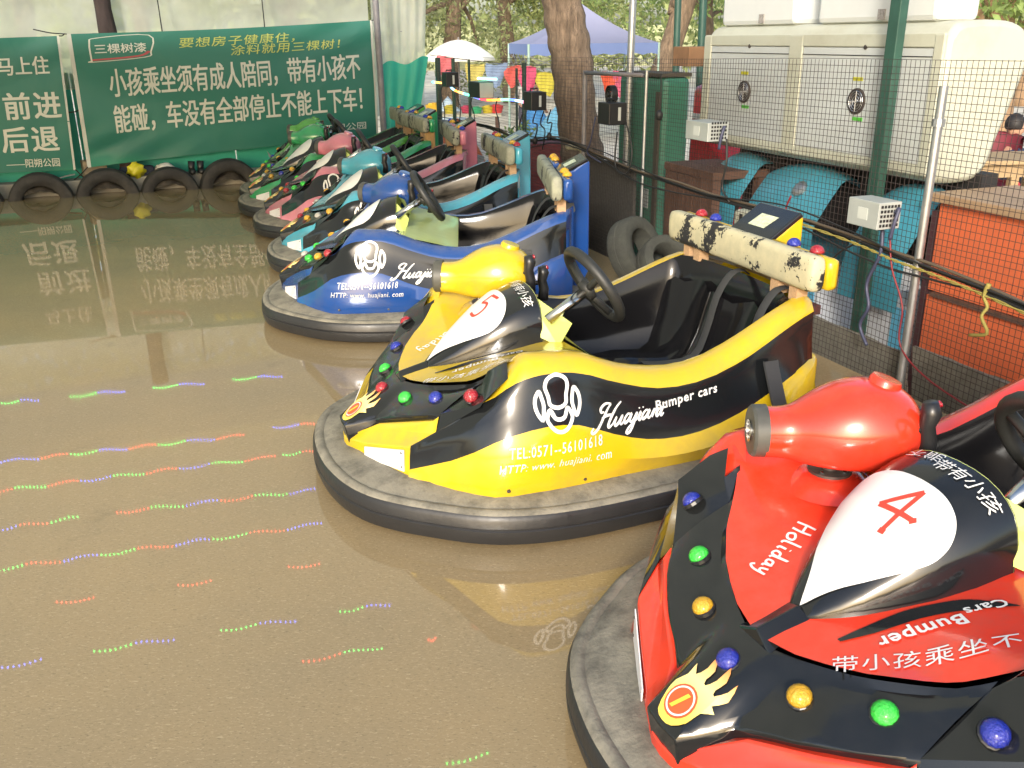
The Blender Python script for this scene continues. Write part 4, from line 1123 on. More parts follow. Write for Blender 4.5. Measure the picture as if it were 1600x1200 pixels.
for lb, runs in STR:
    a = led_pt(*runs[0][0]); e = led_pt(*runs[-1][1])
    t = thing('light_string', 'coloured light string under the roof, ' + lb, 'light string', a, 0, 'light strings under the rink roof')
    b = MB(); pts = [a.lerp(e, k / 12) + Vector((0, 0, .012)) for k in range(13)]; b.tube(pts, .0014, 4); rel(b.build('cable', mat('pale_cord', (.30, .30, .26), .7)), t)
    for p0, p1, cols in runs:
        n = len(cols)
        for i, c in enumerate(cols):
            q0 = Vector(p0).lerp(Vector(p1), i / n); q1 = Vector(p0).lerp(Vector(p1), (i + 1) / n)
            A, B = led_pt(*q0), led_pt(*q1); L_ = (B - A).length; k = max(4, int(L_ / .027))
            b = MB()
            for j in range(k):
                p = A.lerp(B, (j + .5) / k) + Vector((0, 0, .012 * sin((i + j / k) * 4.2)))
                b.add([p + v * .0048 for v in IV], IF)
            o = rel(b.build('lit_run', LEDM[{'r': 'red', 'g': 'green', 'b': 'blue'}[c]], fixn=False), t)
# ------------------------------------------------------------------ wire fence, its posts, boxes and cables
wire_m = mat('rusty_wire', (.045, .034, .03), .6, metal=.2, var=.4, vscale=10)
galv = mat('galvanised', (.45, .46, .46), .38, metal=.85, var=.15, vscale=25)
dgreen = mat('dark_green_paint', (.025, .075, .055), .45, var=.2, vscale=10)
fence = thing('mesh_fence', 'square wire mesh fence on posts behind the row of parked cars', 'fence', fp(3, 0, 0))
def rfp(o): return rel(o, fence)
S0, S1 = -2.3, 7.25
def ftop(s): return 1.352 - .014 * s
b = MB(); PIT = .0265; w = .0014
def wob(s, z): return .012 * sin(s * 2.1 + 1.3 * z) + .006 * sin(s * 5.3 - 2 * z)
ns = int((S1 - S0) / PIT)
def stripv(pts, dx):   # three-sided thin bar
    o = len(b.v); n = len(pts)
    for p in pts:
        for d in dx: b.v.append(tuple(p + d))
    k = len(dx)
    for i in range(n - 1):
        for j in range(k): b.f.append((o + i * k + j, o + i * k + (j + 1) % k, o + (i + 1) * k + (j + 1) % k, o + (i + 1) * k + j)); b.m.append(0)
fe3 = Vector((FE.x, FE.y, 0)); fn3 = Vector((FN.x, FN.y, 0)); up3 = Vector((0, 0, 1))
dv = [fe3 * w, fe3 * -.5 * w + fn3 * .87 * w, fe3 * -.5 * w - fn3 * .87 * w]
dh = [up3 * w, up3 * -.5 * w + fn3 * .87 * w, up3 * -.5 * w - fn3 * .87 * w]
for i in range(ns + 1):
    s = S0 + i * PIT
    stripv([fp(s + .004 * sin(3 * z + s), wob(s, z), z) for z in np.linspace(-.30, ftop(s), 8)], dv)
nz_ = int(1.65 / PIT)
for j in range(nz_ + 1):
    h = -.30 + 1.65 * j / nz_
    stripv([fp(s, wob(s, h), -.30 + (ftop(s) + .30) * j / nz_ + .004 * sin(s * 2.4 + j)) for s in np.linspace(S0, S1, 70)], dh)
rfp(kind(b.build('wire_mesh', wire_m, fixn=False), 'stuff'))
def fpost(s, o, z0, z1, r, m, lean=0.0, seg=10):
    b = MB(); b.tube([fp(s, o, z0), fp(s + lean, o, z1)], r, seg); return rfp(b.build('fence_post', m, smooth=True, angle=40))
p = fpost(.085, -.035, -.32, 1.255, .018, galv); p['label'] = 'galvanised steel post'
b = MB(); b.tube([fp(.085, -.035, 1.10), fp(.085, -.035, 1.13)], .025, 10); b.build('collar', galv, None, smooth=True, angle=30).parent = p
bpy.context.view_layer.update() if False else None
fpost(2.535, -.02, -.32, 1.245, .010, galv)
fpost(3.47, -.01, -.32, 1.22, .017, pole_m)
b = MB(); b.tube([fp(2.6, -.01, 1.215), fp(3.47, -.01, 1.205)], .014, 8); rfp(b.build('rail', pole_m, smooth=True))
for s, h, r in ((4.72, 1.25, .02), (4.9, 1.2, .012), (6.2, 1.25, .014), (6.72, 1.25, .02), (7.28, 1.25, .03)): fpost(s, .01, -.32, h, r, dgreen)
# roof supports further out
b = MB(); b.box(fp(.87, .40, 1.0), (.07, .05, 2.5), FR); tag(b.build('roof_support', dgreen, bevel=.004, loc=fp(.87, .40, -.25)), 'dark green square post in front of the white cabinet', 'post')
b = MB(); b.tube([fp(3.5, .35, -.3), fp(3.45, .35, 2.15)], .026, 12); tag(b.build('roof_support', galv, smooth=True, angle=40, loc=fp(3.5, .35, -.3)), 'tall galvanised pole just right of the leaning tree trunk', 'post')
for (u, Y, lb, r) in ((1059, 8.2, 'slim dark green pole left of the white top boxes', .028), (1098, 7.6, 'dark green pole touching the left white top box', .03)):
    q = at(u, 60, Y); b = MB(); b.tube([Vector((q.x, q.y, .9)), Vector((q.x - .02, q.y, 2.2))], r, 10)
    b.tube([Vector((q.x, q.y, -.35)), Vector((q.x, q.y, .9))], r, 10); tag(b.build('roof_support', dgreen, smooth=True, angle=40, loc=(q.x, q.y, -.35)), lb, 'post')

# cables tied along the fence
cable_m = mat('black_cable', (.018, .018, .018), .55); cable_g = mat('brown_cable', (.10, .075, .05), .6); cable_r = mat('red_cable', (.20, .015, .02), .5); cable_b = mat('blue_cable', (.05, .055, .10), .5)
yrope = mat('yellow_rope', (.30, .25, .06), .8)
main = [(-1.2, -.03, .40), (-.42, -.03, .50), (-.05, -.035, .535), (.2, -.04, .55), (.46, -.04, .575), (1.0, -.035, .60), (1.6, -.03, .585), (2.1, -.03, .60), (2.6, -.03, .615), (3.2, -.025, .66), (3.9, -.025, .70), (4.7, -.02, .62), (5.6, -.02, .66), (7.2, -.02, .60)]
labels = ['thick black cable strung along the whole fence', 'brown cable in the bundle tied along the fence', 'slack thin black cable hanging below the fence bundle', 'thin black cable looping above the fence bundle']
for k, (m, r, dz, am) in enumerate(((cable_m, .009, 0, .0), (cable_g, .007, .014, .008), (cable_m, .005, -.03, .03), (cable_m, .004, .03, .02))):
    P = [fp(s, o - .008 * k, z + dz + am * sin(s * 3.1 + k * 1.7)) for s, o, z in main]
    b = MB(); b.tube(smooth_poly(P, 6), r, 6); tag(b.build('cable', m, smooth=True, loc=P[0]), labels[k], 'cable', 'cables along the fence')
P = [fp(s, o - .022, z - .012) for s, o, z in main[:6]]; P = smooth_poly(P, 14); b = MB()
for ph in (0, pi):
    b.tube([p + up3 * .004 * sin(i * 1.1 + ph) + fn3 * .004 * cos(i * 1.1 + ph) for i, p in enumerate(map(Vector, P))], .0035, 5)
tag(b.build('twisted_rope', yrope, smooth=True, loc=P[0]), 'yellow and black twisted rope along the fence at the right', 'rope')
b = MB(); b.tube(smooth_poly([fp(-.30, -.05, .55), fp(-.29, -.055, .50), fp(-.31, -.05, .46), fp(-.30, -.06, .42), fp(-.33, -.05, .36), fp(-.25, -.05, .33)], 4), [.010] * 3 + [.007] * 18, 6)
tag(b.build('rope_knot', yrope, smooth=True, loc=fp(-.3, -.05, .5)), 'knotted yellow twine with a hanging end at the right of the fence', 'twine')
def hang(name, pts, m, r, lb, plug=False):
    b = MB(); b.tube(smooth_poly([fp(*p) for p in pts], 5), r, 6)
    o = b.build(name, m, smooth=True, loc=fp(*pts[0])); tag(o, lb, 'cable')
    if plug:
        q = fp(*pts[-1]) - fp(*pts[0]); bb = MB(); bb.tube([q + up3 * .025, q, q - up3 * .035], [.010, .022, .018], 8)
        bb.build('plug', cable_m, o, smooth=True)
hang('hanging_cable', [(.30, -.05, .66), (.28, -.06, .55), (.35, -.05, .40), (.31, -.06, .30), (.36, -.05, .2), (.30, -.05, .12)], cable_b, .008, 'blue grey cable dangling under the right grey power supply')
hang('hanging_cable', [(.25, -.05, .64), (.20, -.06, .5), (.12, -.05, .35), (.10, -.05, .18), (-.1, -.05, .08), (-.5, -.05, .02)], cable_r, .004, 'thin red cable running down beside the galvanised post')
hang('hanging_cable', [(.95, -.05, .70), (.98, -.05, .62), (.93, -.06, .5), (1.02, -.05, .36)], cable_r, .005, 'red cable hanging at the middle of the near fence panel')
hang('hanging_cable', [(1.55, -.05, .92), (1.52, -.06, .8), (1.56, -.05, .66), (1.48, -.05, .59)], cable_m, .006, 'black cable hanging under the left grey power supply')
hang('hanging_cable', [(.42, -.05, .58), (.55, -.05, .50), (.65, -.05, .42), (.9, -.04, .38), (1.15, -.05, .36)], cable_m, .005, 'black cable sloping down left of the galvanised post')
hang('hanging_cable', [(2.30, -.05, 1.23), (2.29, -.05, 1.1), (2.30, -.05, 1.0)], cable_m, .004, 'short black lead with plug hanging in front of the green booth', True)
hang('hanging_cable', [(2.72, -.06, .93), (2.62, -.06, .75), (2.66, -.07, .60), (2.85, -.06, .62), (2.84, -.06, .85)], cable_m, .006, 'black cable loop hanging below the control box by the green booth')
hang('hanging_cable', [(3.2, -.05, .92), (3.25, -.06, .75), (3.32, -.05, .66), (3.1, -.05, .62)], cable_b, .006, 'coil of blue and black leads left of the green booth')
for k, (s, zt, zb, pl) in enumerate(((4.3, .90, .66, True), (4.14, .90, .60, False), (4.0, .92, .72, True), (5.9, .95, .50, True), (6.35, .99, .6, False), (5.2, .95, .45, False), (6.9, 1.0, .45, False), (4.6, .85, .35, False))):
    hang('hanging_cable', [(s, -.05, zt), (s + .05, -.06, zt - .1), (s - .02, -.05, (zt + zb) / 2), (s + .03, -.05, zb)], cable_m, .0055,
         ['black lead with plug below the box by the tree', 'long black lead below the box by the tree', 'short black lead with plug next to the tree trunk', 'black lead ending in a plug above the cyan tower', 'black lead below the leftmost control box', 'thin black lead hanging left of the tall blue cover', 'black lead beside the end post of the fence', 'black lead down the twin dark posts'][k], pl)
# power supplies and control boxes
psu_m = mat('grey_steel_box', (.42, .45, .43), .45, metal=.25, var=.06, vscale=10); black_box = mat('black_box', (.015, .015, .016), .4)
def psu(s, z, lb, L_=.19, D=.12, H=.115):
    t = thing('power_supply', lb, 'power supply', fp(s, -.02 - D / 2, z), F_ANG, 'grey power supplies on the fence')
    b = MB(); b.box((0, 0, H / 2), (L_, D, H)); b.build('case', psu_m, t, bevel=.003)
    b = MB()
    for i in range(6):
        for j in range(5):
            b.box((-L_ / 2 - .001, -D / 2 + .017 + i * .0172, .017 + j * .02), (.003, .0105, .012))
    kind(b.build('vent_grid', black_box, t), 'stuff')
    b = MB(); b.box((.0, D / 2 + .001, H * .5), (.06, .002, .05)); b.build('label_plate', mat('label_pale', (.5, .53, .5), .5), t)
    b = MB(); b.tube(smooth_poly([(-L_ / 2 - .01, -.02, H * .6), (-L_ / 2 - .03, -.02, H * .8), (-L_ / 2 - .035, 0, H * .3), (-L_ / 2 - .02, 0, -.04)], 4), .008, 6); b.build('lead', cable_b, t, smooth=True)
psu(.33, .665, 'larger grey power supply box on the fence left of the galvanised post'); psu(1.70, .905, 'grey power supply box on the fence in front of the white cabinet', .23, .13, .10)
def cbox(s, z, lb, L_=.17, D=.13, H=.14, strip=True):
    t = thing('control_box', lb, 'control box', fp(s, -.03 - D / 2, z), F_ANG, 'black control boxes on the fence')
    b = MB(); b.box((0, 0, H / 2), (L_, D, H)); b.build('case', black_box, t, bevel=.004)
    if strip:
        b = MB(); b.box((-L_ / 2 - .001, -.01, H * .5), (.002, .02, H * .6)); b.build('label_strip', mat('label_pale', (.5, .53, .5), .5), t)
    b = MB(); b.tube([(0, -.02, H), (0, -.02, H + .02), (0, .04, H + .02), (0, .04, H)], .006, 6); b.build('handle', black_box, t)
cbox(4.22, .905, 'black control box left of the leaning tree trunk'); cbox(2.85, .90, 'black control box between tree trunk and green booth')
cbox(6.5, .985, 'black control box at the far left end of the fence')
t = thing('control_box', 'grey fronted control box under the bright green light tube', 'control box', fp(5.55, -.09, .93), F_ANG, 'black control boxes on the fence')
b = MB(); b.box((0, 0, .07), (.3, .14, .14)); b.build('case', black_box, t, bevel=.004)
b = MB(); b.box((-.151, 0, .07), (.003, .13, .13)); b.build('front', psu_m, t)
fan = thing('small_fan', 'small round black fan on the fence above a control box', 'fan', fp(3.0, -.03, 1.08), F_ANG)
b = MB(); 
for r in (.055, .04, .025): b.tube([(0 if False else r * cos(a), .02, r * sin(a)) for a in [2 * pi * k / 20 for k in range(20)]], .003, 5, closed=True)
b.lathe([(.016, .01), (.014, .03), (0, .032)], (0, 0, 0), (0, 1, 0), 10, cap=False)
b.build('guard', black_box, fan)
b = MB()
for k in range(5):
    a = 2 * pi * k / 5; b.add([(.012 * cos(a), 0, .012 * sin(a)), (.05 * cos(a - .35), .006, .05 * sin(a - .35)), (.052 * cos(a + .35), -.006, .052 * sin(a + .35))], [(0, 1, 2)])
b.lathe([(.06, -.02), (.06, .02)], (0, 0, 0), (0, 1, 0), 20, cap=False); b.build('blades', black_box, fan)
# light tube: coloured lit segments
rope_t = thing('light_tube', 'rainbow coloured light tube strung along the far part of the fence', 'light tube', fp(6, -.05, .95))
pts = smooth_poly([fp(7.3, -.05, 1.0), fp(6.75, -.05, 1.0), fp(6.5, -.05, .95), fp(6.0, -.05, .925), fp(5.5, -.05, .91), fp(4.9, -.05, .945), fp(4.45, -.05, .94)], 8)
cs = [(.15, .8, 1), (1, .45, .1), (1, .5, .12), (.1, 1, .5), (.15, .35, 1), (.3, .85, 1), (1, .35, .05), (1, .55, .15), (.15, 1, .6), (.2, .9, 1), (.15, .2, 1), (1, .06, .08), (1, .3, .03), (1, .4, .05), (.2, 1, .5), (.1, .2, 1), (.4, .75, 1), (1, .1, .15)]
k = len(pts)
for i, c in enumerate(cs):
    a, e = int(i * (k - 1) / len(cs)), int((i + 1) * (k - 1) / len(cs))
    b = MB(); b.tube(pts[a:e + 1], .011, 7); rel(b.build('lit_segment', mat('tube_%d' % i, c, .4, emit=1.6), smooth=True), rope_t)
b = MB(); b.tube([fp(5.25, -.05, 1.10), fp(5.75, -.05, 1.09)], .012, 8); o = b.build('light_tube', mat('tube_green', (.25, 1, .65), .4, emit=1.6), smooth=True, loc=fp(5.5, -.05, 1.1)); tag(o, 'single bright green light tube above the grey fronted box', 'light tube')

# ------------------------------------------------------------------ the arcade machines behind the fence
ivory = mat('ivory_plastic', (.46, .47, .38), .45, var=.05, vscale=3, dirt=(.30, .27, .18), dirt_amt=.35, dirt_scale=4)
panel_w = mat('grey_white_panel', (.47, .50, .49), .5, var=.04, vscale=4, dirt=(.35, .34, .3), dirt_amt=.25, dirt_scale=9)
darkm = mat('dark_interior', (.015, .014, .014), .8)
cab = thing('arcade_cabinet', 'wide ivory arcade cabinet back with two panels, on stalks behind the fence', 'arcade cabinet', fp(1.56, .65, .0), F_ANG)
# local frame: x along fence (positive = further), y = -FN, z up ; centre s=1.56, o=.65
def lc(s, o, z): return (s - 1.56, -(o - .65), z)
b = MB()
prof = smooth_poly([(.52, .79), (.50, .90), (.50, 1.36), (.52, 1.45), (.60, 1.50), (.86, 1.50), (.98, 1.45), (1.02, 1.33), (.96, 1.12), (.90, .95), (.86, .83), (.78, .765), (.60, .76)], 4, True)
b.prism([lc(.64, o, z) for o, z in prof], (0, 0, 0), (2.06, 0, 0)); b.build('cabinet_body', ivory, cab, bevel=.03, smooth=True, angle=50)
b = MB()
for a0, a1 in ((.645, .705), (1.675, 1.795), (2.615, 2.695)): b.box(lc((a0 + a1) / 2, .492, 1.125), (a1 - a0, .02, .64))
for z0, z1 in ((.80, .85), (1.385, 1.45)): b.box(lc(1.67, .4935, (z0 + z1) / 2), (2.04, .018, z1 - z0))
b.build('back_frame', ivory, cab, bevel=.006)
for k, (a0, a1, fs_, fz) in enumerate(((.70, 1.68, 1.19, 1.12), (1.79, 2.62, 2.21, 1.12))):
    b = MB(); b.box(lc((a0 + a1) / 2, .495, 1.117), (a1 - a0 - .02, .012, .53)); pn = b.build('back_panel', panel_w, cab, bevel=.002)
    b = MB(); b.box(lc((a0 + a1) / 2, .4875, 1.345), (a1 - a0 - .02, .003, .004)); b.build('seam', darkm, pn)
    b = MB(); b.lathe([(.066, -.004), (.066, .006), (.058, .008), (.058, .002), (0, .002)], lc(fs_, .488, fz), (0, 1, 0), 20); fo = b.build('fan_rim', steel_dark, pn)
    b = MB()
    for r in (.052, .040, .026, .012): b.tube([(Vector(lc(fs_, .481, fz)) + Vector((r * cos(a), 0, r * sin(a)))) for a in [2 * pi * q / 16 for q in range(16)]], .0022, 4, closed=True)
    b.tube([Vector(lc(fs_ - .05, .480, fz)), Vector(lc(fs_ + .05, .480, fz))], .002, 4); b.tube([Vector(lc(fs_, .480, fz - .05)), Vector(lc(fs_, .480, fz + .05))], .002, 4)
    b.build('fan_guard', galv, fo)
    for dz, c in ((.11, (.42, .40, .02)), (-.088, (.08, .40, .04))):
        b = MB(); b.box(lc(fs_ + (.01 if dz > 0 else -.02), .4875, fz + dz), (.075, .003, .018)); b.build('sticker', mat('sticker%d' % (dz > 0), c, .5, var=.3, vscale=60), pn)
    b = MB(); b.lathe([(.012, -.002), (.012, .004), (.004, .005), (0, .003)], lc(fs_ - .02, .4885, 1.385), (0, 1, 0), 12); b.build('lock', steel_dark, pn)
for k, (a0, a1) in enumerate(((.80, 1.69), (1.88, 2.65))):
    b = MB(); b.box(lc((a0 + a1) / 2, .70, 1.75), (a1 - a0, .26, .50)); tb = b.build('screen_box', mat('off_white_box', (.60, .62, .60), .5, var=.04, vscale=5), cab, bevel=.03)
    b = MB(); b.box(lc(a0 + .42 * (a1 - a0), .566, 1.54), (.05, .006, .05)); b.build('sticker', mat('sticker_grey', (.30, .28, .26), .6, var=.5, vscale=90), tb)
    if k == 0: b = MB(); b.box(lc(a0 + .11, .567, 1.66), (.04, .004, .03)); b.build('sticker', mat('sticker_red', (.45, .06, .04), .6), tb)
b = MB()
for s in (.9, 1.3, 1.75, 2.2, 2.5): b.box(lc(s, .78, .66), (.13, .10, .26))
b.box(lc(1.6, .85, .55), (2.0, .1, .5)); b.build('stalks', darkm, cab)
teal = mat('blue_console', (.05, .27, .36), .35, coat=.3, var=.08, vscale=4, top_dust=(.2, .25, .25), top_amt=.25); lightblue = mat('light_blue_side', (.12, .42, .62), .45)
whitep = mat('white_side', (.62, .64, .68), .5, dirt=(.3, .3, .28), dirt_amt=.3, dirt_scale=6)
def console(s0, s1, lb, badge=False):
    t = thing('arcade_console', lb, 'arcade console', fp((s0 + s1) / 2, .8, -.33), F_ANG, 'blue seat consoles under the arcade cabinet')
    W_ = s1 - s0; z0 = .33
    b = MB(); P = []
    for o, z in ((.42, .12), (.43, .34), (.45, .46), (.53, .60), (.61, .72), (.65, .745), (.72, .74), (.86, .6), (.95, .3), (1.0, .1)):
        row = []
        for k in range(9):
            a = k / 8 - .5; kk = 1 - .10 * (2 * abs(a)) ** 2 - .05 * (2 * a + 1) * .5
            row.append((a * W_ * (1 + .08 * (z < .4)), -(o - .8), z0 + .10 + (z - .10) * (kk if z > .3 else 1)))
        P.append(row)
    b.grid(P); b.build('shell', teal, t, smooth=True)
    b = MB(); b.box((0, 0, .215), (W_ * .96, .5, .43)); b.build('base', whitep, t, bevel=.01)
    b = MB(); b.box((-W_ * .30, .252, .26), (W_ * .25, .012, .36)); b.build('blue_stripe', lightblue, t)
    if badge:
        b = MB(); b.lathe([(.05, 0), (.05, .012), (.03, .02), (0, .022)], (-W_ * .12, .262, z0 + .60), (0, 1, .75), 12); b.build('emblem_plate', galv, t)
    b = MB(); b.box((W_ * .42, .16, z0 + .40), (.10, .25, .10), Matrix.Rotation(.5, 3, 'X')); b.build('armrest', mat('armrest_grey', (.07, .07, .065), .6), t, bevel=.02)
console(1.38, 2.07, 'blue arcade console with a metal emblem, behind the yellow car', True); console(.66, 1.07, 'blue arcade console right of the dark green post'); console(2.16, 2.62, 'dim blue arcade console at the left below the cabinet')
sp_ = thing('old_psu', 'cream vented casing lying on the fence side of the blue console', 'casing', fp(1.62, .25, .40), F_ANG + .3)
b = MB(); b.box((0, 0, .05), (.24, .16, .10)); b.build('case', ivory, sp_, bevel=.02)
for k in range(4): b = MB(); b.box((-.07 + k * .045, .081, .05), (.02, .004, .06)); b.build('vent_slot', darkm, sp_)
b = MB(); b.box(fp(1.62, .25, .04), (.16, .12, .70), FR); tag(b.build('crate', mat('dark_crate', (.05, .045, .04), .8), loc=fp(1.62, .25, -.3)), 'dark upright crate carrying the cream casing', 'crate')
# green booth, red machine and wooden box further along
booth_g = mat('booth_green', (.035, .16, .105), .45, var=.15, vscale=3)
b = MB(); b.box(fp(3.40, .51, .42), (.68, .23, 1.52), FR); booth = tag(b.build('ticket_booth', booth_g, loc=fp(3.40, .51, -.34), bevel=.045), 'tall dark green rounded booth right behind the fence', 'booth')
def locpart(b, parent, name, m, **k):
    o = b.build(name, m, **k); o.parent = parent; o.location = o.location - parent.location; return o
b = MB(); b.box(fp(3.11, .395, .40), (.05, .02, 1.36), FR); locpart(b, booth, 'corner_strip', mat('strip_brown', (.06, .05, .035), .7))
b = MB(); b.box(fp(3.25, .396, .32), (.10, .01, .14), FR); locpart(b, booth, 'socket_plate', psu_m)
b = MB(); b.box(fp(3.40, .51, 1.19), (.66, .24, .025), FR); locpart(b, booth, 'top_board', mat('strip_brown', (.06, .05, .035), .7))
redm = mat('red_fibreglass', (.58, .03, .045), .3, coat=.4)
t = thing('red_machine', 'glossy red fibreglass machine between the green booth and the ivory cabinet', 'ride machine', fp(3.28, .95, -.4), F_ANG)
b = MB(); b.prism([(x, .0, z) for x, z in ((-.36, 0), (-.36, .95), (-.02, 1.10), (.04, 1.50), (.30, 1.50), (.34, 1.0), (.36, 0))], (0, 0, 0), (0, -.5, 0)); b.build('shell', redm, t, bevel=.05, smooth=True, angle=40)
b = MB(); b.box((.17, .003, 1.27), (.18, .01, .04)); b.build('painted_highlight', white_print, t)  # white strip painted on where the red shell shows a bright highlight
wood_d = mat('dark_wood', (.11, .055, .035), .7, var=.35, vscale=10, stretch=(1, 1, .15), bump=.2, bscale=20)
t = thing('wooden_box', 'dark brown wooden stand in front of the red machine', 'wooden stand', fp(2.53, .52, -.32), F_ANG)
b = MB(); b.box((0, 0, .93), (.62, .42, .05)); b.build('top', wood_d, t, bevel=.005)
for sx in (-1, 1):
    for sy in (-1, 1): b = MB(); b.box((sx * .27, sy * .17, .45), (.06, .06, .91)); b.build('leg', wood_d, t)
for k in range(5): b = MB(); b.box((-.22 + k * .11, .19, .5), (.10, .018, .8)); b.build('plank', wood_d, t)
# clutter on the booth and beside it
b = MB(); b.box(at(1083, 88, 6.9), (.22, .2, .13), FR); tag(b.build('carton', mat('carton_b', (.22, .12, .06), .9, var=.2, vscale=8), loc=at(1083, 94, 6.9), bevel=.004), 'brown carton on top of the green booth', 'box')
# fibre boards leaning along the fence foot
board_m = mat('cement_board', (.20, .185, .15), .9, var=.25, vscale=9, dirt=(.33, .32, .28), dirt_amt=.4, dirt_scale=30, bump=.15, bscale=50)
for k, (s0, s1, h, lb) in enumerate(((.16, 1.02, .11, 'grey cement board leaning at the fence foot left of the galvanised post'), (-.62, .12, .16, 'grey cement board at the fence foot right of the galvanised post'), (-1.7, -.66, .15, 'low grey cement board at the right end of the fence foot'))):
    b = MB(); n_ = 12; r_ = random.Random(k)
    for up_, dz in ((0, 0), (1, .018)):
        P = []
        for i in range(n_ + 1):
            ss = s0 + (s1 - s0) * i / n_; j = r_.uniform(-.006, .006)
            P.append([fp(ss, .12 + dz, -.31), fp(ss, .08 + dz, -.1), fp(ss, .04 + dz, h + j)])
        b.grid(P, flip=bool(up_))
    for ss in (s0, s1): b.add([fp(ss, .12, -.31), fp(ss, .138, -.31), fp(ss, .058, h), fp(ss, .04, h)], [(0, 1, 2, 3)])
    b.add([fp(s0, .04, h), fp(s0, .058, h), fp(s1, .058, h), fp(s1, .04, h)], [(0, 1, 2, 3)])
    tag(b.build('board', board_m, loc=fp((s0 + s1) / 2, .1, -.31)), lb, 'board', 'cement boards at the fence foot')
gb = mat('mesh_stand_in', (.055, .052, .045), .9, var=.4, vscale=60)  # dark board added in place of the denser doubled wire mesh
b = MB(); b.box(fp(3.12, .03, .15), (.78, .02, .94), FR); tag(b.build('board', gb, loc=fp(3.12, .03, -.32)), 'dark board in place of doubled mesh behind the fence by the two old tyres', 'board')
t = thing('rusty_frame', 'rusty red iron stand at the fence foot behind the yellow car', 'iron stand', fp(1.12, .2, -.32), F_ANG)
rust = mat('rusty_iron', (.11, .035, .03), .8, var=.4, vscale=20)
for x in (-.1, .1):
    b = MB(); b.box((x, 0, .2), (.035, .035, .40)); b.build('leg', rust, t)
b = MB(); b.box((0, 0, .40), (.30, .05, .05)); b.build('crossbar', rust, t)
# orange counter
orange = mat('orange_panel', (.68, .15, .055), .55, var=.08, vscale=3, dirt=(.25, .10, .06), dirt_amt=.3, dirt_scale=6)
t = thing('orange_counter', 'orange panelled counter behind the fence at the right edge', 'counter', fp(-.9, .75, -.33), F_ANG)
for k, (x0, x1) in enumerate(((-1.2, -.45), (-.44, .40), (.41, 1.44))):
    for z0, z1 in ((.0, .575), (.60, 1.03)):
        b = MB(); b.box(((x0 + x1) / 2, .24, (z0 + z1) / 2), (x1 - x0, .02, z1 - z0)); b.build('panel', orange, t, bevel=.003)
b = MB(); b.box((.13, 0, .5), (2.6, .44, .99)); b.build('core', mat('dark_maroon', (.06, .02, .025), .8), t)
b = MB(); b.box((.13, .02, 1.05), (2.7, .55, .04)); b.build('counter_top', mat('tan_board', (.36, .24, .14), .6, var=.15, vscale=6), t, bevel=.004)
b = MB(); b.box((1.47, .21, .45), (.05, .06, 1.05)); b.build('corner_post', mat('dark_maroon', (.06, .02, .025), .8), t)
b = MB(); b.box((.1, .258, .587), (2.6, .022, .022)); b.build('rail', wood_d, t)
b = MB(); b.box((.1, .275, .72), (.9, .03, .045)); b.build('white_batten', plate_white, t)
b = MB(); b.box((.62, .265, .42), (.10, .03, .09)); b.box((.645, .262, .22), (.045, .02, .32)); b.build('iron_bracket', rust, t, bevel=.004)
for x in (1.2, .95): b = MB(); b.box((x, .258, .20), (.05, .02, .03)); b.build('hinge', darkm, t)
# two dusty old tyres between the blue car and the fence
dusty_tyre = mat('dusty_tyre', (.055, .057, .047), .95, var=.35, vscale=9, dirt=(.03, .03, .028), dirt_amt=.6, dirt_scale=10, bump=.4, bscale=40)
for k, (c, R_t, rot, lb) in enumerate(((Vector((.77, 5.60, 0)), .21, (1.15, 0, .9), 'dusty old tyre standing by the fence behind the blue car'), (Vector((.92, 5.42, 0)), .17, (.9, .2, .4), 'dusty old tyre lying tilted beside the standing one'))):
    b = tyre_mesh(R_t, .15, seg=32)
    RX = Matrix.Rotation(rot[2], 3, 'Z') @ Matrix.Rotation(rot[0] - pi / 2, 3, 'X')
    V = [RX @ Vector(v) for v in b.v]; mz = min(v.z for v in V); b.v = [tuple(v + c - Vector((0, 0, mz))) for v in V]
    t = thing('discarded_tyre', lb, 'tyre', c, 0, 'old tyres by the fence'); b.v = [tuple(Vector(v) - c) for v in b.v]
    b.build('tyre_body', dusty_tyre, t, smooth=True, angle=40)
# ------------------------------------------------------------------ outdoors beyond the fence
def leaf_mat(name, c, tcol):
    m = bpy.data.materials.new(name); nt, p = nodes_of(m); N, L = nt.nodes, nt.links
    out = N['Material Output']; tr = N.new('ShaderNodeBsdfTranslucent'); mx = N.new('ShaderNodeMixShader'); mx.inputs[0].default_value = .45
    g = N.new('ShaderNodeNewGeometry'); r = N.new('ShaderNodeValToRGB'); L.new(g.outputs['Random Per Island'], r.inputs[0])
    e = r.color_ramp.elements; e[0].color = (*[x * .55 for x in c], 1); e[1].color = (*[min(1, x * 1.5) for x in c], 1)
    L.new(r.outputs[0], p.inputs['Base Color']); p.inputs['Roughness'].default_value = .5
    r2 = N.new('ShaderNodeValToRGB'); L.new(g.outputs['Random Per Island'], r2.inputs[0])
    e = r2.color_ramp.elements; e[0].color = (*[x * .6 for x in tcol], 1); e[1].color = (*[min(1, x * 1.4) for x in tcol], 1)
    L.new(r2.outputs[0], tr.inputs[0])
    L.new(p.outputs[0], mx.inputs[1]); L.new(tr.outputs[0], mx.inputs[2]); L.new(mx.outputs[0], out.inputs[0]); return m
leafA = leaf_mat('leaves_olive', (.24, .26, .13), (.42, .46, .17)); leafB = leaf_mat('leaves_yellow_green', (.27, .30, .12), (.50, .54, .18)); leafC = leaf_mat('leaves_bright', (.21, .29, .10), (.44, .56, .18))
bark = mat('bark', (.21, .15, .10), .95, var=.55, vscale=9, dirt=(.06, .045, .03), dirt_amt=.8, dirt_scale=14, bump=1.0, bscale=26, stretch=(2.2, 2.2, .3))
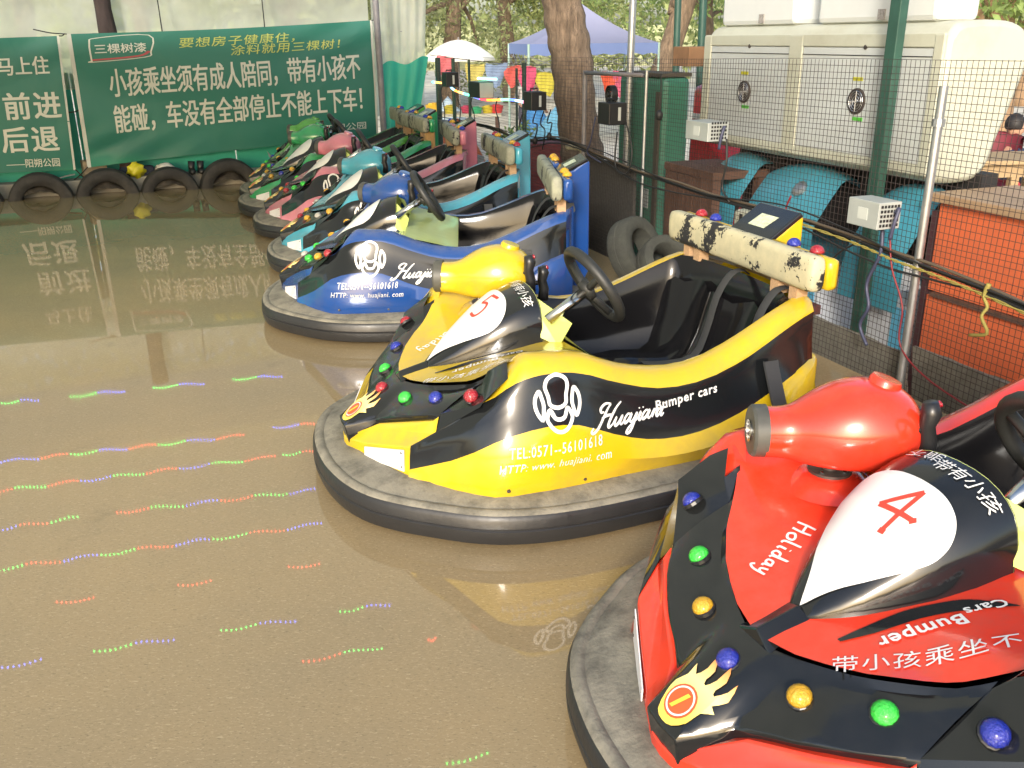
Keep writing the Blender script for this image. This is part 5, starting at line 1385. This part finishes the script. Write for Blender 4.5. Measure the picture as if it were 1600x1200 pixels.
bark.node_tree.nodes['Bump'].inputs['Distance'].default_value = .035
bark_p = mat('pale_bark', (.26, .17, .10), .95, var=.3, vscale=6, bump=.6, bscale=20, stretch=(1.5, 1.5, .4))
def leaves_mesh(name, clumps, n, size, m, parent, seed):
    r = np.random.default_rng(seed); V = np.zeros((n * 4, 3)); 
    cl = np.array([c[0] for c in clumps]); rad = np.array([c[1] for c in clumps]); wt = np.prod(rad, axis=1) ** .8; wt /= wt.sum()
    idx = r.choice(len(clumps), n, p=wt)
    d = r.normal(size=(n, 3)); d /= np.linalg.norm(d, axis=1)[:, None]
    rr = r.uniform(.35, 1, n) ** .5
    c = cl[idx] + d * rad[idx] * rr[:, None]
    a = r.normal(size=(n, 3)); a[:, 2] -= .35; a /= np.linalg.norm(a, axis=1)[:, None]
    t = r.normal(size=(n, 3)); bb = np.cross(a, t); bb /= np.linalg.norm(bb, axis=1)[:, None]
    s = size * r.uniform(.6, 1.35, n)[:, None]
    V[0::4] = c - a * s; V[1::4] = c + bb * s * .42; V[2::4] = c + a * s; V[3::4] = c - bb * s * .42
    me = bpy.data.meshes.new(name); F = np.arange(n * 4).reshape(n, 4)
    me.vertices.add(n * 4); me.vertices.foreach_set('co', V.ravel()); me.loops.add(n * 4); me.loops.foreach_set('vertex_index', F.ravel().astype(np.int32))
    me.polygons.add(n); me.polygons.foreach_set('loop_start', (np.arange(n) * 4).astype(np.int32)); me.polygons.foreach_set('loop_total', np.full(n, 4, np.int32))
    me.update(); me.validate(); me.materials.append(m)
    o = bpy.data.objects.new(name, me); COL.objects.link(o); o.parent = parent; return o
def tree(label, base, limbs, clumps, n, size, lm, bm, seed, group='trees beyond the fence'):
    t = thing('tree', label, 'tree', base, 0, group)
    b = MB()
    for pts, rad in limbs:
        P = smooth_poly(pts, 5); R = np.interp(np.linspace(0, 1, len(P)), np.linspace(0, 1, len(rad)), rad)
        rr = random.Random(seed); R = [x * (1 + .05 * sin(i * 1.7 + seed)) for i, x in enumerate(R)]
        b.tube(P, R, 12)
    b.build('trunk', bm, t, smooth=True)
    if clumps: leaves_mesh('crown', clumps, n, size, lm, t, seed)
    return t
def rel_pts(base, L): return [tuple(Vector(p) - base) for p in L]
# the big leaning trunk just outside the fence
q = [at(912, 262, 8.9), at(906, 215, 8.9), at(898, 150, 8.9), at(893, 90, 8.9), at(884, 40, 8.9), at(876, -10, 8.9), at(866, -70, 8.9), at(850, -160, 9.2)]
base = Vector((q[0].x + .02, q[0].y, -.34))
tree('thick leaning brown trunk right behind the fence, nearest tree', base, [([(0, 0, 0)] + rel_pts(base, q), [.25, .21, .19, .185, .19, .185, .175, .165, .15]), (rel_pts(base, [q[5], at(830, -140, 9.5)]), [.09, .05])],
     [((-.6, .8, 4.2), (1.6, 1.6, .9)), ((.9, 1.2, 4.4), (1.6, 1.5, .9))], 5000, .085, leafA, bark, 1)
# multi-stemmed tree at the far right
f0 = at(1563, 152, 13.5); base = Vector((f0.x, f0.y, -.45))
L = []
for (u, v), r0 in (((1490, -120), .07), ((1530, -140), .09), ((1568, -150), .11), ((1592, -130), .09), ((1640, -100), .10)):
    mid = at((1563 + u) / 2 + (4 if u < 1563 else -2), (152 + v) / 2 + 15, 13.5 + (u - 1560) * .006); e = at(u, v, 13.5 + (u - 1560) * .01)
    L.append((rel_pts(base, [f0 - Vector((0, 0, .1)), mid, e]), [r0 * 1.5, r0, r0 * .7]))
L.append(([(0, 0, 0), (0, 0, .5), tuple(f0 - base)], [.22, .19, .20]))
cl = [((x, y, z), (.9, .9, .55)) for x, y, z in ((-1.0, -.3, 2.35), (-.2, .4, 2.6), (.6, -.2, 2.4), (1.4, .2, 2.7), (-1.7, .4, 2.5), (-.6, 0, 3.4), (.9, 0, 3.6), (0, 0, 4.4))]
tree('pale multi-stemmed tree at the right edge above the wooden table', base, L, cl, 7000, .07, leafC, bark_p, 2)
# trees further away
def simple_tree(label, u, Y, r0, height, lean, crown_r, n, lm, bm, seed, size=.11, low=1.6):
    g = at(u, 120, Y); base = Vector((g.x, g.y, gz(g.x, g.y)))
    rr = random.Random(seed); H = height
    limbs = [([(0, 0, 0), (lean * .3, 0, H * .25), (lean * .6, .1, H * .5), (lean, 0, H * .85)], [r0 * 1.2, r0, r0 * .85, r0 * .35])]
    cl = []
    for k in range(9):
        a = rr.uniform(0, 2 * pi); d = rr.uniform(.3, 1) * crown_r; z = rr.uniform(low + .5, H)
        p = (lean * .7 + d * cos(a), d * sin(a), z); s0 = rr.uniform(.35, .6) * H
        limbs.append(([(lean * s0 / H * .85, 0, s0), ((lean * .8 + p[0]) / 2, p[1] / 2, (s0 + z) / 2 + .2), p], [r0 * .4, r0 * .22, r0 * .08]))
        cl.append((p, (crown_r * .5, crown_r * .5, crown_r * .34))); cl.append(((p[0] * .6, p[1] * .6, z + crown_r * .3), (crown_r * .45, crown_r * .45, crown_r * .3)))
    return tree(label, base, limbs, cl, n, size, lm, bm, seed)
simple_tree('broad olive tree behind the white parasol', 700, 30, .26, 7.5, .5, 3.6, 14000, leafA, bark, 11, .085, .9)
simple_tree('dense yellow green tree between parasol and blue canopy', 800, 34, .26, 8.5, -.6, 4.0, 15000, leafB, bark, 12, .09, 1.2)
simple_tree('slanting tree with thick brown trunk right of the blue canopy', 1010, 22, .26, 6.5, 1.6, 3.0, 11000, leafC, bark, 13, .07, 2.4)
simple_tree('bright green tree behind the dark green poles', 1110, 27, .2, 6.5, -.4, 3.0, 11000, leafC, bark, 14, .075, 1.7)
simple_tree('tall tree seen between the two white top boxes', 1270, 20, .15, 6.0, .3, 2.6, 9000, leafB, bark_p, 15, .065, 1.4)
simple_tree('light tree far behind the multi-stemmed one', 1600, 30, .2, 7.0, .4, 3.4, 10000, leafC, bark_p, 16, .085, 2.2)
simple_tree('grey green tree blurred behind the sheeting at the far left', 40, 22, .24, 7.0, .4, 3.4, 4500, leafA, bark, 17, .13, 1.3)
simple_tree('slender tree blurred behind the sheeting over the small banner gap', 250, 19, .16, 6.0, -.5, 2.6, 3500, leafB, bark, 18, .12, 1.2)
simple_tree('twin crowned tree blurred behind the sheeting above the big banner', 440, 24, .22, 7.0, .8, 3.2, 4500, leafA, bark, 19, .13, 1.3)
# far wood as one mass
cl = []; rr = random.Random(5)
for k in range(110):
    u = rr.uniform(-500, 2300); Y = rr.uniform(44, 62); g = at(u, 50, Y); z = rr.uniform(.3, 9) * rr.uniform(.3, 1)
    cl.append(((g.x, g.y, z), (rr.uniform(2, 4), rr.uniform(2, 4), rr.uniform(1.4, 2.6))))
fw = leaves_mesh('far_wood', cl, 20000, .27, leafB, None, 77); kind(fw, 'stuff')
hb = MB(); P = []
for x in np.linspace(-120, 130, 60):
    P.append([(x, 72 + 4 * sin(x * .13), z + 2.0 * sin(x * .21) * (z > 5)) for z in (-2, -.5, .6, 1.6, 2.2)])
hb.grid(P); kind(hb.build('hill', mat('wooded_hill', (.34, .36, .20), .95, var=.5, vscale=.35, bump=1.0, bscale=1.5), smooth=True), 'structure')
# white parasol
g = at(717, 95, 25); base = Vector((g.x, g.y, gz(g.x, g.y)))
t = thing('parasol', 'large white parasol beyond the fence, left of the blue canopy', 'parasol', base)
top = at(717, 62, 25).z - base.z; rim = at(717, 91, 25).z - base.z
wcl = mat('white_cloth', (.80, .80, .76), .8)
for k in range(8):
    b = MB(); P = []
    for i in range(5):
        a = (k + i / 4) * pi / 4; row = []
        for j in range(6):
            r = j / 5; rr_ = .92 * r * (1 - .05 * sin(pi * i / 4) * r); row.append((rr_ * cos(a), rr_ * sin(a), top - (top - rim) * r ** 1.8))
        row.append((rr_ * cos(a), rr_ * sin(a), rim - .06)); P.append(row)
    b.grid(P); b.build('canopy_panel', wcl, t, smooth=True)
b = MB(); b.tube([(0, 0, 0), (0, 0, top + .06)], .02, 8); b.build('pole', pole_m, t)
# blue canopy tent
pa, pb, pc = at(795, 71, 19.6), at(826, 66, 17.2), at(1030, 66, 18.2)
zr = (pb.z + pa.z + pc.z) / 3
A = Vector((pa.x, pa.y, zr)); B = Vector((pb.x, pb.y, zr)); Cc = Vector((pc.x, pc.y, zr)); D = A + (Cc - B)
cen = (A + Cc) / 2; apex = Vector((cen.x, cen.y, at(913, 6, cen.y).z)); gz0 = gz(cen.x, cen.y)
t = thing('canopy_tent', 'blue grey peaked canopy tent behind the leaning trunk', 'canopy tent', (cen.x, cen.y, gz0))
o0 = Vector((cen.x, cen.y, gz0)); blu_c = mat('blue_canopy', (.30, .31, .44), .7, var=.06, vscale=2)
blu_v = mat('blue_valance', (.17, .24, .48), .7)
cs_ = [A, B, Cc, D]
for k in range(4):
    p, q2 = cs_[k] - o0, cs_[(k + 1) % 4] - o0; ap = apex - o0
    b = MB(); P = []
    for i in range(9):
        u = i / 8; e = p.lerp(q2, u); P.append([tuple(e.lerp(ap, v) - Vector((0, 0, .42 * v * (1 - v) * (apex.z - zr) * 1.1))) for v in [j / 7 for j in range(8)]])
    b.grid(P); b.build('roof_panel', blu_c, t, smooth=True)
    b = MB(); P = []
    for i in range(17):
        e = p.lerp(q2, i / 16); P.append([tuple(e), tuple(e - Vector((0, 0, .11))), tuple(e - Vector((0, 0, .19 + .015 * cos(i * pi))))])
    b.grid(P); b.build('valance', blu_v, t)
    b = MB(); b.tube([p, (p.x, p.y, 0)], .022, 8); b.build('leg', mat('pale_green_pole', (.35, .50, .42), .5), t)
    b = MB()
    m_ = p.lerp(q2, .5) - Vector((0, 0, .30))
    for i in range(4):
        a, c2 = p.lerp(q2, i / 4) - Vector((0, 0, .2)), p.lerp(q2, (i + 1) / 4) - Vector((0, 0, .2))
        b.tube([a, c2 - Vector((0, 0, .22))], .008, 5); b.tube([a - Vector((0, 0, .22)), c2], .008, 5)
    b.build('truss', galv, t)
# pennants hung in a line
tri = [(695, 100, (.55, .12, .13), 'dusty red pennant at the left end of the hanging row'), (741, 113, (.50, .42, .10), 'mustard pennant hanging above the box with the light tube'), (775, 112, (.22, .30, .45), 'grey blue pennant hanging above the green light tube'),
       (801, 116, (.62, .10, .08), 'orange red pennant left of the tent leg'), (824, 117, (.60, .07, .16), 'pink red pennant right of the tent leg'), (853, 126, (.58, .50, .05), 'bright yellow pennant left of the leaning trunk'),
       (951, 125, (.60, .08, .03), 'vermilion pennant right of the leaning trunk'), (971, 124, (.55, .10, .18), 'crimson pennant by the small fan')]
for k, (u, v, c, lb) in enumerate(tri):
    p = at(u, v, 16.0); b = MB(); w_ = .12 + .02 * (k % 3); h_ = .32 + .04 * ((k * 2) % 3)
    for sd in (0, .012):
        b.grid([[(x * (1.1, 1.15, .95, .7, .42)[j] + .015 * sin(k + j), sd + .03 * sin(4 * x * 8 + j), -h_ * j / 4 - .02 * sin(x * 20 + k)) for j in range(5)] for x in np.linspace(-w_, w_, 7)], flip=bool(sd))
    b.tube([(-w_, 0, 0), (w_, 0, 0)], .006, 5)
    o = b.build('pennant', mat('pennant_%d' % k, c, .7), smooth=True); o.location = p + Vector((0, 0, .12)); tag(o, lb, 'pennant', 'pennants hung under the canopy line')
a, e = at(672, 96, 16), at(1000, 108, 16)
b = MB(); b.tube([a.lerp(e, i / 20) + Vector((0, 0, .10 - .1 * sin(pi * i / 20))) for i in range(21)], .006, 5); tag(b.build('line', rope_m, loc=a), 'thin dark line the pennants hang from', 'line')
# covered rides and things on the sandy ground
def cover(label, u, v, Y, w_, d_, h_, m, seed, name='covered_ride', cat='covered ride'):
    g = at(u, v, Y); base = Vector((g.x, g.y, gz(g.x, g.y)))
    import mathutils.noise as mn
    b = MB(); P = []
    for i in range(12):
        t_ = i / 11; row = []
        for j in range(24):
            a = 2 * pi * j / 24; k = (1 - t_ ** 1.7) * .9 + .10 * (1 - t_)
            f_ = 1 + .16 * sin(a * 5 + seed) * t_ * (1 - .5 * t_) + .22 * mn.noise(Vector((cos(a) * 1.5 + seed, sin(a) * 1.5, t_ * 2)))
            row.append((w_ * k * f_ * cos(a), d_ * k * f_ * sin(a), h_ * t_))
        P.append(row)
    b.grid(P, close_v=True); o = b.build(name, m, smooth=True); o.location = base; return tag(o, label, cat)
tb = mat('sky_blue_tarp', (.22, .55, .75), .4, var=.12, vscale=3, bump=.4, bscale=5); td = mat('deep_blue_tarp', (.05, .20, .42), .5, var=.15, vscale=3, bump=.3, bscale=5); to = mat('orange_cover', (.75, .16, .03), .5, var=.15, vscale=4)
zt = lambda u, v, Y: at(u, v, Y).z - gz(at(u, v, Y).x, Y)
cover('sky blue tarpaulin covered ride left of the leaning trunk', 868, 230, 11.2, .62, .6, zt(868, 166, 11.2), tb, 2)
cover('deeper blue covered ride behind the sky blue one', 836, 190, 14.0, .42, .4, zt(836, 152, 14), td, 3)
cover('orange covered ride left of the cyan car tower', 716, 214, 12.2, .42, .34, zt(712, 184, 12.2), to, 5)
cover('pale blue covered stall behind the end of the fence', 700, 160, 18, .55, .5, zt(700, 150, 18), mat('pale_cover', (.4, .5, .55), .6, var=.3, vscale=3), 6)
# stall table with toys
g = at(725, 178, 16.0); tb0 = Vector((g.x, g.y, gz(g.x, g.y))); hz = g.z - tb0.z
t = thing('stall_table', 'pale stall table with coloured toys beyond the far fence', 'stall table', tb0)
b = MB(); b.box((0, 0, hz), (1.25, .7, .04)); b.build('table_top', mat('pale_cloth', (.6, .55, .4), .7), t)
for x in (-.55, .55):
    for y in (-.3, .3): b = MB(); b.box((x, y, hz / 2 - .02), (.05, .05, hz)); b.build('leg', wood_d, t)
toys = [((-.5, -.1), .13, (.70, .42, .03), 'yellow toy tub at the left end of the stall table'), ((-.22, -.15), .11, (.62, .50, .05), 'mustard toy tub second from the left on the stall table'), ((.05, -.1), .10, (.55, .06, .12), 'crimson toy tub in the middle of the stall table'),
        ((.22, -.2), .09, (.05, .42, .18), 'small green toy tub on the stall table'), ((.40, -.12), .10, (.65, .50, .04), 'small bright yellow tub near the right end of the stall table'), ((.55, -.1), .11, (.60, .05, .05), 'red toy tub at the right end of the stall table')]
for k, ((x, y), r, c, lb) in enumerate(toys):
    b = MB(); b.lathe([(r * .75, .02), (r, r * 1.1), (r * 1.05, r * 1.2), (r * .95, r * 1.25), (r * .8, r * .6), (0, r * .55)], (0, 0, 0), (0, 0, 1), 14, cap=False)
    for q in range(5): b.box((r * .4 * cos(q * 1.3), r * .4 * sin(q * 1.3), r * (1.1 + .1 * (q % 2))), (r * .45, r * .45, r * .5), Matrix.Rotation(q, 3, 'Z'))
    o = b.build('toy_tub', mat('tub_%d' % k, c, .4), smooth=True, angle=30); o.location = tb0 + Vector((x, y, hz)); tag(o, lb, 'toy tub')
# red barrel and yellow pipe behind the blue car
g = at(858, 262, 9.9); base = Vector((g.x, g.y, gz(g.x, g.y)))
t = thing('crate_stack', 'dark red weathered crate behind the fence left of the trunk', 'crate', base); hh = at(858, 222, 9.9).z - base.z
b = MB(); b.box((0, 0, hh / 2), (.40, .35, hh)); b.build('crate_body', mat('dark_red_wood', (.16, .028, .03), .7, var=.35, vscale=6), t, bevel=.01)
for z in (.3, .6): b = MB(); b.box((0, -.18, hh * z), (.42, .02, .05)); b.build('batten', mat('dark_red_wood', (.16, .028, .03), .7), t)
b = MB(); p = at(900, 236, 8.3); b.tube(smooth_poly([(p.x - .09, p.y, p.z + .03), (p.x - .02, p.y, p.z + .035), (p.x + .05, p.y, p.z + .01), (p.x + .06, p.y, p.z - .1), (p.x + .06, p.y, -.34)], 5), .026, 10)
tag(b.build('bent_pipe', mat('cream_pipe', (.45, .40, .22), .5), smooth=True, loc=(p.x + .06, p.y, -.34)), 'cream bent pipe sticking up behind the blue tower', 'pipe')
b = MB(); p = at(671, 188, 8.45); b.box((p.x, p.y, p.z / 2), (.085, .04, p.z)); tag(b.build('plank', mat('new_plank', (.42, .26, .10), .7, var=.2, vscale=6, stretch=(6, 6, .5)), loc=(p.x, p.y, 0), bevel=.003), 'upright brown plank between the green and pink car towers', 'plank')
# low plants
def plant(label, u, v, Y, r, seed, m=leafC):
    g = at(u, v, Y); base = Vector((g.x, g.y, gz(g.x, g.y)))
    t = thing('plant', label, 'plant', base); h_ = max(.25, at(u, v - 14, Y).z - base.z)
    leaves_mesh('foliage', [((0, 0, h_ * .6), (r, r, h_ * .45)), ((r * .5, 0, h_ * .5), (r * .7, r * .6, h_ * .4))], 260, .06, m, t, seed)
    b = MB(); b.tube([(0, 0, 0), (.02, 0, h_ * .7)], [.012, .005], 6); b.build('stem', bark, t)
plant('small green plant right of the orange cover', 790, 214, 11.5, .20, 31); plant('green plant at the foot of the blue tarpaulin', 824, 208, 12.0, .22, 32)

# ------------------------------------------------------------------ table, stools and people
t_w = mat('table_wood', (.36, .25, .13), .6, var=.2, vscale=6, stretch=(1, 6, 1))
g = at(1565, 247, 7.2)
t = thing('wooden_table', 'plain wooden table at the right behind the orange counter', 'table', (g.x, g.y, gz(g.x, g.y)), .1)
ht = g.z - gz(g.x, g.y)
for k in range(5): b = MB(); b.box((-.02, -.22 + k * .112, ht), (1.0, .108, .03)); b.build('plank', t_w, t, bevel=.002)
for x in (-.42, .0, .38):
    for y in (-.18, .2): b = MB(); b.box((x, y, ht / 2 - .01), (.06, .06, ht - .03)); b.build('leg', t_w, t)
b = MB(); b.box((0, -.2, ht - .07), (.86, .025, .09)); b.build('apron', t_w, t)
def chair(label, u, v, Y, col, seed, rot):
    g = at(u, v, Y); base = Vector((g.x, g.y, gz(g.x, g.y)))
    t = thing('round_chair', label, 'chair', base, rot, 'chairs by the wooden table')
    m = mat('chair_' + col[0], col[1], .6, var=.2, vscale=8)
    H = g.z - base.z
    b = MB(); P = []
    for i in range(15):
        a = pi * .05 + pi * .9 * i / 14; P.append([(.30 * cos(a) * k, .22 * sin(a) * k, z) for k, z in ((.8, H - .45), (.95, H - .25), (1.02, H - .08 + .06 * sin(a)), (1.0, H + .04 * sin(a)), (.93, H - .02 + .04 * sin(a)), (.8, H - .3))])
    b.grid(P); b.build('backrest', m, t, smooth=True)
    b = MB(); b.lathe([(.26, H - .46), (.27, H - .42), (.2, H - .39), (0, H - .385)], (0, 0, 0), (0, 0, 1), 18); b.build('seat', m, t, smooth=True)
    for k in range(4):
        a = pi / 4 + k * pi / 2; b = MB(); b.tube([(.2 * cos(a), .2 * sin(a), H - .44), (.25 * cos(a), .25 * sin(a), 0)], .014, 7); b.build('leg', galv, t)
chair('dark red round-backed chair behind the wooden table', 1542, 214, 8.2, ('maroon', (.14, .015, .025)), 1, -.3)
chair('teal round-backed chair half hidden by the ivory cabinet', 1512, 222, 8.0, ('teal', (.05, .18, .20)), 2, .5)
chair('bright red chair under the wooden table', 1555, 262, 8.6, ('red', (.38, .03, .05)), 3, 2.8)
b = MB(); g = at(1543, 163, 15.5); b.lathe([(.09, 0), (.10, .4), (.09, .62)], (0, 0, 0), (0, 0, 1), 12); b.lathe([(.30, .62), (.31, .68), (0, .69)], (0, 0, 0), (0, 0, 1), 18, cap=False)
zz0 = g.z - .69; o = b.build('stone_table', conc, smooth=True, angle=40); o.location = (g.x, g.y, gz(g.x, g.y)); tag(o, 'small pale stone table in the sunlit yard below the multi-stemmed tree', 'table')
o.scale = (1, 1, max(1, (g.z - gz(g.x, g.y)) / .69))
b = MB(); p0 = at(1553, 152, 9.2); p1 = at(1523, 212, 9.2); b.tube(smooth_poly([tuple(at(1580, 60, 9.2)), tuple(at(1572, 130, 9.2)), tuple(at(1561, 165, 9.2)), tuple(p1), (p1.x - .05, p1.y, gz(p1.x, p1.y))], 5), .018, 8)
tag(b.build('crooked_pole', bark_dark, smooth=True, loc=(p1.x - .05, p1.y, gz(p1.x, p1.y))), 'thin crooked dark stem standing beside the red chair', 'pole')
skin = mat('skin', (.42, .24, .16), .55); hair = mat('black_hair', (.012, .010, .010), .6)
def person(label, base, rot, s, shirt, trousers, sit=False, seed=0):
    t = thing('person', label, 'person', base, rot)
    hip = .48 if sit else .90
    J = {'pel': (0, 0, hip), 'sp': (0, .01, hip + .22), 'ch': (0, .015, hip + .42), 'nk': (0, 0, hip + .56), 'hd': (0, -.02, hip + .64),
         'sl': (.17, 0, hip + .50), 'el': (.22, .02, hip + .24), 'wl': (.20, -.14, hip + .06), 'hl': (.19, -.22, hip + .04), 'sr': (-.17, 0, hip + .50), 'er': (-.22, .02, hip + .24), 'wr': (-.20, -.14, hip + .06), 'hr': (-.19, -.22, hip + .04),
         'tl': (.09, 0, hip - .03), 'tr': (-.09, 0, hip - .03)}
    if sit: J.update(kl=(.11, -.42, hip + .0), al=(.11, -.42, .08), fl=(.11, -.58, .04), kr=(-.11, -.42, hip), ar=(-.11, -.42, .08), fr=(-.11, -.58, .04))
    else: J.update(kl=(.10, -.02, .48), al=(.10, .02, .09), fl=(.11, -.15, .04), kr=(-.10, -.02, .48), ar=(-.10, .02, .09), fr=(-.11, -.15, .04))
    E_ = 'pel-sp sp-ch ch-nk nk-hd ch-sl sl-el el-wl wl-hl ch-sr sr-er er-wr wr-hr pel-tl tl-kl kl-al al-fl pel-tr tr-kr kr-ar ar-fr'.split()
    R_ = dict(pel=.13, sp=.12, ch=.135, nk=.055, hd=.06, sl=.06, el=.045, wl=.032, hl=.04, sr=.06, er=.045, wr=.032, hr=.04, tl=.095, kl=.06, al=.042, fl=.035, tr=.095, kr=.06, ar=.042, fr=.035)
    ks = list(J); me = bpy.data.meshes.new('body'); me.from_pydata([J[k] for k in ks], [tuple(ks.index(x) for x in e.split('-')) for e in E_], [])
    o = bpy.data.objects.new('body', me); COL.objects.link(o); o.parent = t
    sk = o.modifiers.new('skin', 'SKIN'); 
    for i, k in enumerate(ks): me.skin_vertices[0].data[i].radius = (R_[k], R_[k] * (.75 if k in ('ch', 'sp', 'pel') else 1))
    me.skin_vertices[0].data[0].use_root = True
    sb = o.modifiers.new('sub', 'SUBSURF'); sb.levels = 1; sb.render_levels = 1
    dg = bpy.context.evaluated_depsgraph_get(); m2 = bpy.data.meshes.new_from_object(o.evaluated_get(dg)); o.modifiers.clear(); o.data = m2
    m2.materials.clear()
    for m in (shirt, trousers, skin): m2.materials.append(m)
    for p in m2.polygons:
        c = p.center; p.use_smooth = True
        p.material_index = 2 if (c.z > hip + .52 and abs(c.x) < .09) or (c.y < -.07 and hip - .0 < c.z < hip + .22 and abs(c.x) > .13) else (1 if c.z < hip + .04 else 0)
    b = blob(3, .105, 1, (.82, .95, 1.12), .04); b.v = [(x, y - .02, z + hip + .74) for x, y, z in b.v]; b.tube([(0, -.115, hip + .745), (0, -.135, hip + .715)], [.012, .016], 6)
    hd = b.build('head', skin, t, smooth=True)
    b = blob(3, .112, 1, (.86, .92, 1.02), .05); b.v = [(x, y + .005, max(z, -.05 + (.09 if y < -.03 else 0)) + hip + .765) for x, y, z in b.v]; b.build('hair', hair, hd, smooth=True)
    t.scale = (s, s, s); return t
def pbase(u, Y): g = at(u, 100, Y); return Vector((g.x, g.y, gz(g.x, g.y)))
person('person in a white top walking by the tent, seen beside the tent leg', pbase(818, 20), .6, .80, mat('cloth_grey_white', (.5, .48, .46), .8), mat('cloth_dark', (.05, .05, .07), .8), seed=1)
person('child in a pink top standing right of the tent leg', pbase(838, 17.5), 2.6, .74, mat('cloth_pink', (.50, .22, .28), .8), mat('cloth_dark', (.05, .05, .07), .8), seed=2)
person('person in dark blue clothes sitting at the right edge behind the table', pbase(1603, 8.3) , 1.9, .82, mat('cloth_navy', (.02, .03, .07), .8), mat('cloth_dark', (.05, .05, .07), .8), True, 3)
